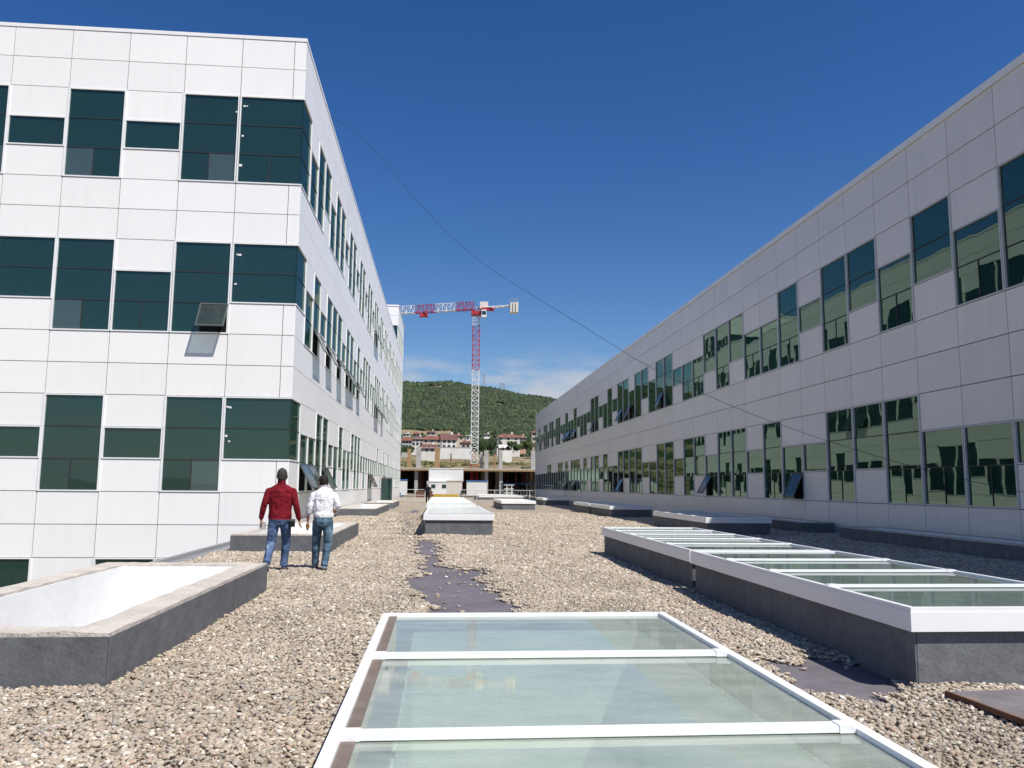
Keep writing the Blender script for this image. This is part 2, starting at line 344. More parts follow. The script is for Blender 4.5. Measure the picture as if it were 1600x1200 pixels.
def bare(x, y, jit=0.0):
    wx = np.where(x < 2.0, (x-.05)*.84+.05, x) + .07*np.sin(y*5.1+1)+.045*np.sin(y*13+x*7); wy = y + .10*np.sin(x*6.3)+.06*np.sin(x*17+y*5)
    r = np.zeros(x.shape, bool)
    for q in PATCH: r |= inpoly(wx, wy, q)
    return r
def blocked(x, y, g=.0):
    r = np.zeros(x.shape, bool)
    for (a, b, c, d) in FOOT: r |= (x > a-g) & (x < b+g) & (y > c-g) & (y < d+g)
    return r
# gravel bed sheet
cs = .16
gxs = np.arange(XL+.16, XR+cs*.5, cs); gys = np.concatenate([np.arange(-6, 30, cs), np.arange(30, DECK_END-1, .5)])
X, Y = np.meshgrid(gxs, gys)
cx = (X[:-1, :-1]+X[1:, 1:])/2; cy = (Y[:-1, :-1]+Y[1:, 1:])/2
keep = ~(bare(cx, cy) | blocked(cx, cy, -.12))
Zg = .008*np.sin(X*3.1+Y*1.3)+.008*np.sin(Y*2.3-X*1.9)+.006*rng.standard_normal(X.shape)
edge = np.zeros(X.shape, bool); kk = ~keep
edge[:-1, :-1] |= kk; edge[1:, :-1] |= kk; edge[:-1, 1:] |= kk; edge[1:, 1:] |= kk
bl = blocked(X, Y, .02)
Zg = np.where(edge & ~bl, -.034, Zg)
ii = np.arange(X.size).reshape(X.shape)
Q = np.stack([ii[:-1, :-1], ii[:-1, 1:], ii[1:, 1:], ii[1:, :-1]], -1)[keep]
used = np.unique(Q); remap = -np.ones(X.size, int); remap[used] = np.arange(len(used))
V = np.stack([X.ravel(), Y.ravel(), Zg.ravel()], -1)[used]
me = bpy.data.meshes.new('gravel_bed'); me.from_pydata(V.tolist(), [], remap[Q].tolist()); me.update()
me.polygons.foreach_set('use_smooth', [True]*len(Q))
def gravel_mat(name, inst):
    m = bpy.data.materials.new(name); m.use_nodes = True; t = m.node_tree; b = t.nodes['Principled BSDF']
    b.inputs['Roughness'].default_value = .85; b.inputs['Specular IOR Level'].default_value = .25
    cr = N(t, 'ShaderNodeValToRGB'); e = cr.color_ramp; e.interpolation = 'LINEAR'
    stops = [(0, (.22, .18, .135)), (.18, (.33, .275, .205)), (.36, (.41, .345, .26)), (.5, (.36, .31, .25)), (.62, (.46, .395, .305)), (.75, (.29, .275, .25)), (.86, (.40, .285, .215)), (.94, (.54, .48, .39)), (1, (.64, .60, .53))]
    while len(e.elements) < len(stops): e.elements.new(.5)
    for q, (pos, c) in zip(e.elements, stops): q.position = pos; q.color = (*c, 1)
    tcn = N(t, 'ShaderNodeTexCoord')
    if inst:
        oi = N(t, 'ShaderNodeObjectInfo'); t.links.new(oi.outputs['Random'], cr.inputs[0])
        nz = N(t, 'ShaderNodeTexNoise'); nz.inputs['Scale'].default_value = 1.6; nz.inputs['Detail'].default_value = 4
        t.links.new(tcn.outputs['Object'], nz.inputs['Vector'])
        mr = N(t, 'ShaderNodeMapRange')
        for i, v in enumerate((.3, .7, .82, 1.15)): mr.inputs[i+1].default_value = v
        t.links.new(nz.outputs['Fac'], mr.inputs[0])
        mx = N(t, 'ShaderNodeVectorMath', operation='SCALE'); t.links.new(cr.outputs[0], mx.inputs[0]); t.links.new(mr.outputs[0], mx.inputs['Scale']); t.links.new(mx.outputs[0], b.inputs['Base Color'])
    else:
        vo = N(t, 'ShaderNodeTexVoronoi'); vo.inputs['Scale'].default_value = 23; t.links.new(tcn.outputs['Object'], vo.inputs['Vector'])
        sx = N(t, 'ShaderNodeSeparateColor'); t.links.new(vo.outputs['Color'], sx.inputs[0]); t.links.new(sx.outputs[0], cr.inputs[0])
        mr = N(t, 'ShaderNodeMapRange')
        for i, v in enumerate((.2, .62, 1.12, .72)): mr.inputs[i+1].default_value = v  # colour darkened towards the gaps, standing for shade between stones
        t.links.new(vo.outputs['Distance'], mr.inputs[0])
        mx = N(t, 'ShaderNodeVectorMath', operation='SCALE'); t.links.new(cr.outputs[0], mx.inputs[0]); t.links.new(mr.outputs[0], mx.inputs['Scale']); t.links.new(mx.outputs[0], b.inputs['Base Color'])
        bp = N(t, 'ShaderNodeBump', invert=True); bp.inputs['Strength'].default_value = .9; bp.inputs['Distance'].default_value = .03
        t.links.new(vo.outputs['Distance'], bp.inputs['Height']); t.links.new(bp.outputs[0], b.inputs['Normal'])
    gp = N(t, 'ShaderNodeNewGeometry'); wn = N(t, 'ShaderNodeTexNoise'); wn.inputs['Scale'].default_value = .75; wn.inputs['Detail'].default_value = 5; t.links.new(gp.outputs['Position'], wn.inputs['Vector'])
    wr2 = N(t, 'ShaderNodeMapRange')
    for i, v in enumerate((.3, .7, .90, 1.20)): wr2.inputs[i+1].default_value = v
    t.links.new(wn.outputs['Fac'], wr2.inputs[0]); wm = N(t, 'ShaderNodeVectorMath', operation='SCALE'); t.links.new(mx.outputs[0], wm.inputs[0]); t.links.new(wr2.outputs[0], wm.inputs['Scale']); t.links.new(wm.outputs[0], b.inputs['Base Color'])
    return m
M_gbed = gravel_mat('gravel_bed', False); M_stone = gravel_mat('gravel_stone', True)
me.materials.append(M_gbed); obj('gravel_bed', me, kind='stuff', label='bed of beige river gravel covering the flat roof', category='gravel')

# loose stones on the bed, real geometry, dense near the camera
def scatter(y0, y1, dens, x0, x1):
    n = int((x1-x0)*(y1-y0)*dens); return rng.uniform(x0, x1, n), rng.uniform(y0, y1, n)
PX, PY, PS = [], [], []
for (y0, y1, dens, sz) in ((1.2, 5, 2300, .0134), (5, 9, 2050, .0139), (9, 14, 1400, .0162), (14, 20, 680, .022), (20, 30, 330, .027), (30, 46, 150, .034)):
    x0 = max(XL+.2, -.56*y1-1.6); x1 = min(XR-.05, .74*y1+1.8)
    x, y = scatter(y0, y1, dens, x0, x1)
    ok = ~bare(x, y) & ~blocked(x, y, .02)
    PX.append(x[ok]); PY.append(y[ok]); PS.append(np.full(ok.sum(), sz))
# strays on the bare membrane
x, y = scatter(4, 24, 7, -2.5, 6.5); xb_, yb_ = scatter(24, 46, 55, -2.3, -.3); x = np.concatenate([x, xb_]); y = np.concatenate([y, yb_]); ok = bare(x, y) & ~blocked(x, y, .03)
n_st = ok.sum()
px_, py_, ps_ = np.concatenate(PX+[x[ok]]), np.concatenate(PY+[y[ok]]), np.concatenate(PS+[np.where(y[ok] > 24, .028, .019)])
pz_ = .006+.008*np.sin(px_*3.1+py_*1.3)+.008*np.sin(py_*2.3-px_*1.9)+rng.uniform(-.006, .016, len(px_))
near_bare = bare(px_+.09, py_) | bare(px_-.09, py_) | bare(px_, py_+.1) | bare(px_, py_-.1)
pz_[near_bare] = -.014+rng.uniform(0, .012, near_bare.sum())
pz_[len(pz_)-n_st:] = -.018
ps_ = ps_*np.clip(np.exp(rng.normal(-.05, .32, len(ps_))), .5, 1.55)
def scatter_object(name, pts, scales, mats, tiltmax, shapes, zscale, extra):
    me = bpy.data.meshes.new(name); me.vertices.add(len(pts)); me.vertices.foreach_set('co', np.asarray(pts, np.float32).ravel())
    at = me.attributes.new('s', 'FLOAT', 'POINT'); at.data.foreach_set('value', np.asarray(scales, np.float32))
    o = obj(name, me, **extra)
    g = bpy.data.node_groups.new(name, 'GeometryNodeTree')
    g.interface.new_socket('Geometry', in_out='INPUT', socket_type='NodeSocketGeometry'); g.interface.new_socket('Geometry', in_out='OUTPUT', socket_type='NodeSocketGeometry')
    gi = N(g, 'NodeGroupInput'); go = N(g, 'NodeGroupOutput'); ip = N(g, 'GeometryNodeInstanceOnPoints'); g.links.new(gi.outputs[0], ip.inputs['Points'])
    g2i = N(g, 'GeometryNodeGeometryToInstance')
    for k, (sub, amp, nsc, scl) in enumerate(shapes):
        ic = N(g, 'GeometryNodeMeshIcoSphere'); ic.inputs['Subdivisions'].default_value = sub; ic.inputs['Radius'].default_value = 1.0
        sp = N(g, 'GeometryNodeSetPosition'); nz = N(g, 'ShaderNodeTexNoise', noise_dimensions='4D'); nz.inputs['W'].default_value = 3.7*k; nz.inputs['Scale'].default_value = nsc
        sb = N(g, 'ShaderNodeVectorMath', operation='SUBTRACT'); sb.inputs[1].default_value = (.5, .5, .5); g.links.new(nz.outputs['Color'], sb.inputs[0])
        sl = N(g, 'ShaderNodeVectorMath', operation='SCALE'); sl.inputs['Scale'].default_value = amp; g.links.new(sb.outputs[0], sl.inputs[0])
        g.links.new(ic.outputs[0], sp.inputs[0]); g.links.new(sl.outputs[0], sp.inputs['Offset'])
        tr = N(g, 'GeometryNodeTransform'); tr.inputs['Scale'].default_value = scl; g.links.new(sp.outputs[0], tr.inputs[0])
        ss = N(g, 'GeometryNodeSetShadeSmooth'); g.links.new(tr.outputs[0], ss.inputs[0])
        sm = N(g, 'GeometryNodeSetMaterial'); sm.inputs['Material'].default_value = mats[k % len(mats)]; g.links.new(ss.outputs[0], sm.inputs[0])
        g.links.new(sm.outputs[0], g2i.inputs[0])
    ip.inputs['Pick Instance'].default_value = True; g.links.new(g2i.outputs[0], ip.inputs['Instance'])
    ri = N(g, 'FunctionNodeRandomValue', data_type='INT')
    [i for i in ri.inputs if i.name == 'Min' and i.type == 'INT'][0].default_value = 0; [i for i in ri.inputs if i.name == 'Max' and i.type == 'INT'][0].default_value = len(shapes)-1
    g.links.new([q for q in ri.outputs if q.type == 'INT'][0], ip.inputs['Instance Index'])
    rr = N(g, 'FunctionNodeRandomValue', data_type='FLOAT_VECTOR'); rr.inputs[0].default_value = (-tiltmax, -tiltmax, 0); rr.inputs[1].default_value = (tiltmax, tiltmax, 6.283)
    g.links.new(rr.outputs[0], ip.inputs['Rotation'])
    na = N(g, 'GeometryNodeInputNamedAttribute', data_type='FLOAT'); na.inputs['Name'].default_value = 's'
    rz = N(g, 'FunctionNodeRandomValue', data_type='FLOAT_VECTOR'); rz.inputs[0].default_value = (.8, .8, .8*zscale); rz.inputs[1].default_value = (1.25, 1.25, 1.2*zscale); rz.inputs['Seed'].default_value = 5
    ml = N(g, 'ShaderNodeVectorMath', operation='SCALE'); g.links.new(rz.outputs[0], ml.inputs[0]); g.links.new(na.outputs[0], ml.inputs['Scale']); g.links.new(ml.outputs[0], ip.inputs['Scale'])
    g.links.new(ip.outputs[0], go.inputs[0])
    md = o.modifiers.new('scatter', 'NODES'); md.node_group = g
    return o
scatter_object('loose_gravel', np.stack([px_, py_, pz_], -1), ps_, [M_stone], .5,
    [(2, .8, .9, (1.15, .85, .62)), (2, .9, 1.0, (1.3, .9, .55)), (2, .7, .8, (1.0, .95, .7)), (2, 1.0, 1.1, (1.45, .8, .6))], 1.0,
    dict(kind='stuff', label='loose rounded beige and grey gravel stones on the roof', category='gravel'))

# ------------------------------------------------------------------ clad buildings
def mesh_cache():
    c = {}
    def get(key, fn):
        if key not in c: c[key] = fn()
        return c[key]
    return get
PANELS = {}
def facade(bld, O, rz, cols, rows, ztop, wins, mats, opened=(), split_rows=(), subcol=None, noside=None, zmin=-99, pale=()):
    """cladding on one wall plane: local x along the wall, local y outwards"""
    get = mesh_cache(); Mp, Mg, Mf = mats; ca, sa = math.cos(rz), math.sin(rz)
    def world(x, y, z): return (O[0]+x*ca-y*sa, O[1]+x*sa+y*ca, z)
    G = .011
    for ci, (xa, xb) in enumerate(cols):
        rs = wins.get(ci, ())
        for r in rows:
            if r in rs: continue
            zt, zb = ztop-r*RH, ztop-(r+1)*RH
            if zt < zmin: continue
            for (pa, pb) in (subcol[ci] if subcol and ci in subcol else [(xa, xb)]):
                wdt = round(pb-pa, 4)
                key = (wdt, id(Mp)); 
                c = world((pa+pb)/2, 0, (zt+zb)/2)
                PANELS.setdefault(bld.name, []).append((math.dist(c, (0, 0, EYE)), c, rz, wdt, Mp))
        # windows: each unbroken run of rows in a column
        rs = sorted(rs); runs = []
        for r in rs:
            if runs and runs[-1][-1] == r-1: runs[-1].append(r)
            else: runs.append([r])
        for run in runs:
            n = len(run); W = xb-xa; zt, zb = ztop-run[0]*RH, ztop-(run[-1]+1)*RH
            sp = tuple(i for i, r in enumerate(run) if r in split_rows)
            ns = (noside or {}).get(ci, 0)
            def mk():
                s = MB(); h = n*RH; w2 = W/2; f = .055
                if ns != -1: s.box((-w2-.012, -.05, -h/2+.004), (-w2+f, .028, h/2-.004), 0)
                if ns != 1: s.box((w2-f, -.05, -h/2+.004), (w2+.012, .028, h/2-.004), 0)
                s.box((-w2+(f if ns != -1 else 0), -.05, h/2-.045), (w2-(f if ns != 1 else 0), .022, h/2-.002), 0)
                s.box((-w2+(f if ns != -1 else 0), -.05, -h/2+.002), (w2-(f if ns != 1 else 0), .026, -h/2+.045), 0)
                for i in range(1, n): s.box((-w2+f, -.05, h/2-i*RH-.014), (w2-f, -.012, h/2-i*RH+.014), 1)
                for i in sp: s.box((-.016, -.05, h/2-(i+1)*RH+.046 if i == n-1 else h/2-(i+1)*RH+.015), (.016, -.014, h/2-i*RH-.046 if i == 0 else h/2-i*RH-.015), 1)
                return s.mesh('window_frame', Mf, M_gasket)
            me_ = get(('f', n, round(W, 3), sp, ns), mk)
            wo = obj('window', me_, bld, world((xa+xb)/2, 0, (zt+zb)/2), rz)
            for i, r in enumerate(run):
                halves = [(-W/2+.02, -.004), (.004, W/2-.02)] if i in sp else [(-W/2+(.02 if ns != -1 else .004), W/2-(.02 if ns != 1 else .004))]
                for hi, (pa, pb) in enumerate(halves):
                    zc = (n/2-i-.5)*RH
                    if (ci, r, hi) in opened or (ci, r, -1) in opened:
                        hw = pb-pa; hh = RH-.07
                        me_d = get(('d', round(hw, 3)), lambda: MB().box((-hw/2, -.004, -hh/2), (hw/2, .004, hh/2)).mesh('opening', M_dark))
                        obj('opening', me_d, wo, ((pa+pb)/2, -.045, zc))  # solid dark sheet painted as the unlit interior
                        def sash():
                            s = MB(); e = .05
                            s.box((-hw/2, -.02, -hh), (-hw/2+e, .02, 0), 0); s.box((hw/2-e, -.02, -hh), (hw/2, .02, 0), 0)
                            s.box((-hw/2+e, -.02, -e), (hw/2-e, .02, 0), 0); s.box((-hw/2+e, -.02, -hh), (hw/2-e, .02, -hh+e), 0)
                            s.box((-hw/2+e, -.006, -hh+e), (hw/2-e, .006, -e), 1)
                            return s.mesh('open_sash', M_sash, M_sglass)
                        so_ = obj('open_sash', get(('s', round(hw, 3)), sash), wo, ((pa+pb)/2, .03, zc+hh/2))
                        so_.rotation_euler = (math.radians(random.uniform(24, 30)), 0, 0)
                        continue
                    hw = pb-pa
                    mg_ = M_glassP if (ci, r, hi) in pale else Mg
                    me_p = get(('p', round(hw, 3), mg_.name), lambda: MB().box((-hw/2, -.005, -RH/2+.004), (hw/2, .005, RH/2-.004)).mesh('glass_pane', mg_))
                    po = obj('glass_pane', me_p, wo, ((pa+pb)/2, -.034, zc))
                    po.rotation_euler = (math.radians(random.gauss(0, .18)), 0, math.radians(random.gauss(0, .25)) if not ns else 0)
def flush_panels(bld, limit=300):
    get = mesh_cache(); L = sorted(PANELS.pop(bld.name), key=lambda q: q[0])
    def mk(wdt, Mp): return MB().box((-wdt/2+.011, -.03, -RH/2+.011), (wdt/2-.011, 0, RH/2-.011)).mesh('cladding_panel', Mp)
    for (d, c, rz, wdt, Mp) in L[:limit]: obj('cladding_panel', get((wdt, Mp.name), lambda: mk(wdt, Mp)), bld, c, rz)
    by = {}
    for q in L[limit:]: by.setdefault(q[4].name, []).append(q)
    for k, qs in by.items():
        s = MB()
        for (d, c, rz, wdt, Mp) in qs:
            n0 = len(s.v); s.box((-wdt/2+.011, -.03, -RH/2+.011), (wdt/2-.011, 0, RH/2-.011))
            ca, sa = math.cos(rz), math.sin(rz)
            s.v[n0:] = [(c[0]+x*ca-y*sa, c[1]+x*sa+y*ca, c[2]+z) for (x, y, z) in s.v[n0:]]
        s.build('far_cladding', qs[0][4], bld, kind='stuff')

# ---- left building
LB = thing('white_office_building', 'tall bright white panelled building with teal windows on the left', 'building')
YE = 29.70; WL = 1.84; NLC = 33; YT = YE+NLC*WL      # long wall columns, start of the taller end
ca_ = [(0.0, 2.2035)] + [(2.2035+1.9175*k, 2.2035+1.9175*(k+1)) for k in range(8)]
f3 = {2, 3, 4}
wf = {0: {2,3,4, 7,8, 12,13}, 1: {2,3,4, 7,8,9, 12,13,14, 17,18}, 2: {3, 8,9, 13, 17,18,19}, 3: {2,3,4, 7,8,9, 12,13,14}, 4: {3, 7,8, 13, 17,18,19},
      5: {2,3,4, 8,9, 12,13,14}, 6: {3, 7,8, 13, 17}, 7: {2,3,4, 7,8,9, 13}, 8: {3, 8, 12,13}}
wf = {k: v for k, v in wf.items()}
facade(LB, (XL, YF), math.pi, ca_, range(0, 22), ZL, wf, (M_panel, M_glassL, M_alu), opened={(1, 9, 0)}, split_rows=(4, 9, 14), pale={(1,4,0), (3,4,1), (3,9,1), (1,14,0), (5,4,0)},
       subcol={0: [(0.0, .406), (.406, 2.2035)]}, noside={0: -1})
ll = [(-(YE-YF), 0.0)] + [(-(YE-YF)-WL*(k+1), -(YE-YF)-WL*k) for k in range(NLC)]
wl = {0: {2,3,4, 7,8, 12,13}}
top = {1: {3,4}, 2: {2,3,4}, 3: {2,3}, 4: {3,4}, 5: f3, 6: f3, 7: {3}}
mid = {1: {8,9}, 2: {7,8,9}, 3: {8}, 4: {7,8,9}, 5: {7,8}, 6: {7,8,9}, 7: {8}, 8: {7,8,9}, 9: {7,8,9}, 10: {8,9}, 11: {7,8,9}, 12: {8}, 13: {7,8}, 14: {7,8,9}}
low = {1: {13,14}, 2: {13,14}, 3: {12,13,14}, 4: {12,13,14}, 5: {13}, 6: {13,14}, 7: {12,13}, 8: {13,14}, 9: {13,14}, 10: {12,13}, 11: {12,13,14}, 12: {12,13,14}, 13: {13}, 14: {13,14}}
rr_ = random.Random(3)
for k in range(1, NLC+1):
    t = top.get(k) or ({3} if k % 3 == 1 else f3)
    m_ = mid.get(k) or rr_.choice([{7,8,9}, {7,8,9}, {8,9}, {7,8}, {8}])
    l_ = low.get(k) or rr_.choice([{12,13,14}, {13,14}, {13,14}, {12,13}, {13}])
    wl[k] = set(t) | set(m_) | set(l_)
opl = {(2,9,-1), (4,9,-1), (6,9,-1), (8,9,-1), (9,9,-1), (11,9,-1), (18,9,-1), (19,9,-1), (22,9,-1), (1,14,-1), (2,14,-1), (4,14,-1), (16,14,-1), (17,14,-1), (24,14,-1), (25,14,-1), (17,4,-1), (18,4,-1)}
for q in opl: wl[q[0]].add(q[1])
facade(LB, (XL, YF), -math.pi/2, ll, range(0, 17), ZL, wl, (M_panel, M_glassL, M_alu), opened=opl, noside={0: 1})
MB().box((-34, YF+.085, -6.6), (XL-.085, YT, ZL-.02)).build('wall_core', M_jointL, LB)
s = MB(); s.box((-34, YF-.02, ZL+.002), (XL+.02, YF+.4, ZL+.13)); s.box((XL-.4, YF+.4, ZL+.002), (XL+.02, YT, ZL+.13)); s.build('coping', M_coping, LB)
# taller end block
NT = 7; ZT = ZL+4*RH
tl = [(-WL*(k+1), -WL*k) for k in range(NT)]
wt = {k: {2, 3} | ({6, 7} if k % 3 == 1 else {6, 7, 8}) | rr_.choice([{11,12,13}, {12}]) | {17, 18} for k in range(NT)}
facade(LB, (XL, YT), -math.pi/2, tl, range(0, 21), ZT, wt, (M_panel, M_glassL, M_alu))
tf = [(1.84*k, 1.84*(k+1)) for k in range(9)]
facade(LB, (XL, YT), math.pi, tf, range(0, 4), ZT, {k: {2, 3} for k in range(9)}, (M_panel, M_glassL, M_alu))
MB().box((-34, YT+.085, -6.6), (XL-.085, YT+NT*WL, ZT-.02)).build('wall_core', M_jointL, LB)
s = MB(); s.box((-34, YT-.05, ZT+.002), (XL+.05, YT+.4, ZT+.17)); s.box((XL-.4, YT+.4, ZT+.002), (XL+.05, YT+NT*WL, ZT+.17)); s.build('coping', M_coping, LB)
# open glazed door leaf in the long wall
dY = 70.6
s = MB(); s.box((XL+.02, dY, .05), (XL+.12, dY+.05, 2.1), 0); s.box((XL+.86, dY, .05), (XL+.96, dY+.05, 2.1), 0); s.box((XL+.12, dY, 1.98), (XL+.86, dY+.05, 2.1), 0); s.box((XL+.12, dY, .05), (XL+.86, dY+.05, .2), 0); s.box((XL+.12, dY+.02, .2), (XL+.86, dY+.03, 1.98), 1)
s.build('open_door_leaf', [M_sash, M_glassL], LB)
flush_panels(LB)

M_label = mat('white_label', (.8, .8, .8), .6, .3)
for (x, z, q) in [(-7.091, 14.626, 0.07), (-7.004, 14.631, 0.05), (-7.351, 14.401, 0.06), (-7.104, 13.535, 0.07), (-7.125, 12.464, 0.1), (-7.068, 9.283, 0.06), (-6.982, 9.275, 0.085), (-7.085, 8.253, 0.07), (-7.133, 4.052, 0.07), (-7.048, 4.032, 0.08), (-7.135, 3.079, 0.08), (-7.026, 2.9, 0.06)]: MB().box((x-q/2, YF+.008, z-q*.4), (x+q/2, YF+.024, z+q*.4)).build('pane_label', M_label, LB)
# ---- right building
RB = thing('shaded_office_building', 'long shaded white panelled building with green reflecting windows on the right', 'building')
WR, YR0 = 1.925, 18.45
cr_ = [(WR*k, WR*(k+1)) for k in range(-7, 52)]
up_ = {-1: f3, 0: {3,4}, 1: {2,3}, 2: {3,4}, 3: {2,3}, 4: f3, 5: {3}, 6: f3, 7: {3,4}, 8: {3,4}, 9: {2,3}, 10: f3, 11: {2,3}, 12: {3,4}, 13: {3,4}, 14: {3}, 15: f3, 16: f3, 17: {3,4}, 18: {2,3}, 19: f3, 20: {3,4},
       21: f3, 22: f3, 23: {3}, 24: f3, 25: {3,4}, 26: {3}, 27: f3, 28: f3, 29: {3}, 30: {3,4}, 31: {3,4}, 32: {3}, 33: f3, 34: {3,4}, 35: {3,4}, 36: f3, 37: {3,4}, 38: {3}, 39: f3, 40: f3, 41: {3}, 42: f3, 43: {2,3}, 44: {3,4}, 45: f3, 46: f3, 47: {3}, 48: {3,4}, 49: f3, 50: {3}, 51: f3}
g3 = {7, 8, 9}
lo_ = {-1: {8}, 0: {8,9}, 1: {8,9}, 2: g3, 3: {7,8}, 4: g3, 5: {8}, 6: {8,9}, 7: g3, 8: {8}, 9: g3, 10: g3, 11: {8,9}, 12: {7,8}, 13: g3, 14: {8}, 15: g3, 16: g3, 17: {8,9}, 18: {8}, 19: g3, 20: g3, 21: {7,8}, 22: g3, 23: {8,9}, 24: {8,9}, 25: g3,
       26: {8}, 27: g3, 28: g3, 29: {8}, 30: g3, 31: {8,9}, 32: g3, 33: g3, 34: g3, 35: {8,9}, 36: g3, 37: {8,9}, 38: g3, 39: g3, 40: {8,9}, 41: {8,9}, 42: {8,9}, 43: g3, 44: g3}
wr = {}
for k in range(-7, 52): wr[k+7] = set(up_.get(k, {2,3,4} if k % 2 else {3})) | set(lo_.get(k, {8,9}))
opr = {(16,4,0), (20,4,1), (22,4,0), (28,4,0), (33,4,-1), (35,4,-1), (36,4,-1), (6,9,0), (11,9,1), (22,9,0), (33,9,-1), (34,9,-1), (36,9,-1)}
opr = {(a+7, b, c) for a, b, c in opr}
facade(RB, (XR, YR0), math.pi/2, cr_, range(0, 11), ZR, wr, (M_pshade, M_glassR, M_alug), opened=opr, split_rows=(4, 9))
y_a, y_b = YR0-7*WR, YR0+52*WR
MB().box((XR+.085, y_a, -6.6), (XR+26, y_b, ZR-.02)).build('wall_core', M_joint, RB)
MB().box((XR-.06, y_a, ZR+.002), (XR+.4, y_b, ZR+.2)).build('coping', M_coping, RB)
flush_panels(RB)

# ------------------------------------------------------------------ sagging cable between the two buildings
M_cable = mat('black_cable', (.02, .02, .02), .6, .3)
pts = [(-5.03, 33.99, 17.2), (-4.11, 33.06, 16.32), (-2.77, 31.7, 14.69), (-1.39, 30.3, 12.63), (.1, 28.79, 10.57), (1.43, 27.44, 9.05), (2.84, 26.01, 7.74), (4.11, 24.72, 6.6), (5.1, 23.72, 5.7), (5.79, 23.02, 5.08), (7.14, 21.66, 4.06), (8.29, 20.49, 3.32), (9.45, 19.31, 2.68), (10.83, 17.91, 2.02), (12.22, 16.5, 1.5), (13.66, 15.05, 1.12)]
fine = []
for i in range(len(pts)-1):
    p0, p1, p2, p3 = [Vector(pts[min(max(i+k, 0), len(pts)-1)]) for k in (-1, 0, 1, 2)]
    for q in range(4):
        t = q/4; fine.append(.5*((2*p1)+(p2-p0)*t+(2*p0-5*p1+4*p2-p3)*t*t+(3*p1-p0-3*p2+p3)*t**3))
fine.append(Vector(pts[-1]))
s = MB()
for a, b in zip(fine[:-1], fine[1:]): s.bar(a, b, .0065, n=5)
s.build('hanging_cable', M_cable, label='thin black cable sagging across from the left roof to the right wall', category='cable')

# ------------------------------------------------------------------ board lying on the gravel, bottom right
M_board = mat('weathered_board', (.17, .155, .16), .8, .25, var=[(3, .25), (20, .15)], bump=(25, .4, .006), speck=(4, .6, (.27, .19, .13)))
M_edge = mat('rusty_edge', (.16, .085, .055), .9, .2, var=[(12, .3)])
bd = thing('weathered_board', 'weathered grey-brown board lying on gravel at the lower right corner', 'board', (4.35, 5.28, .035), math.radians(4))
s = MB(); s.box((-.60, -.45, 0), (1.3, .62, .022)); s.build('sheet', M_board, bd)
s = MB(); s.box((-.62, -.46, -.012), (-.60, .64, .026)); s.box((-.60, -.475, -.012), (1.3, -.452, .026)); s.build('edge_strip', M_edge, bd)

# ------------------------------------------------------------------ people
def tube(mb_v, mb_f, pts, seg=14):
    """closed tube through (pos, rx, ry) rings; ry along body depth"""
    base = len(mb_v); n = len(pts)
    P = [Vector(q[0]) for q in pts]
    for i in range(n):
        d = (P[min(i+1, n-1)]-P[max(i-1, 0)]).normalized()
        ref = Vector((1, 0, 0)) if abs(d.x) < .8 else Vector((0, 0, 1))
        y = d.cross(ref).normalized(); x = y.cross(d).normalized()
        for k in range(seg):
            t = 2*math.pi*k/seg; mb_v.append(tuple(P[i]+x*math.cos(t)*pts[i][1]+y*math.sin(t)*pts[i][2]))
    for i in range(n-1):
        for k in range(seg):
            j = (k+1) % seg; a = base+i*seg
            mb_f.append((a+k, a+j, a+seg+j, a+seg+k))
    mb_f.append(tuple(base+seg-1-k for k in range(seg))); mb_f.append(tuple(base+(n-1)*seg+k for k in range(seg)))
def ell(c, rx, ry, rz, tag, n=7):
    c = Vector(c); L = []
    for i in range(n):
        t = -1+2*i/(n-1); t *= .985; q = math.sqrt(max(1-t*t, .03)); L.append((c+Vector((0, 0, rz*t)), rx*q, ry*q))
    return L, tag
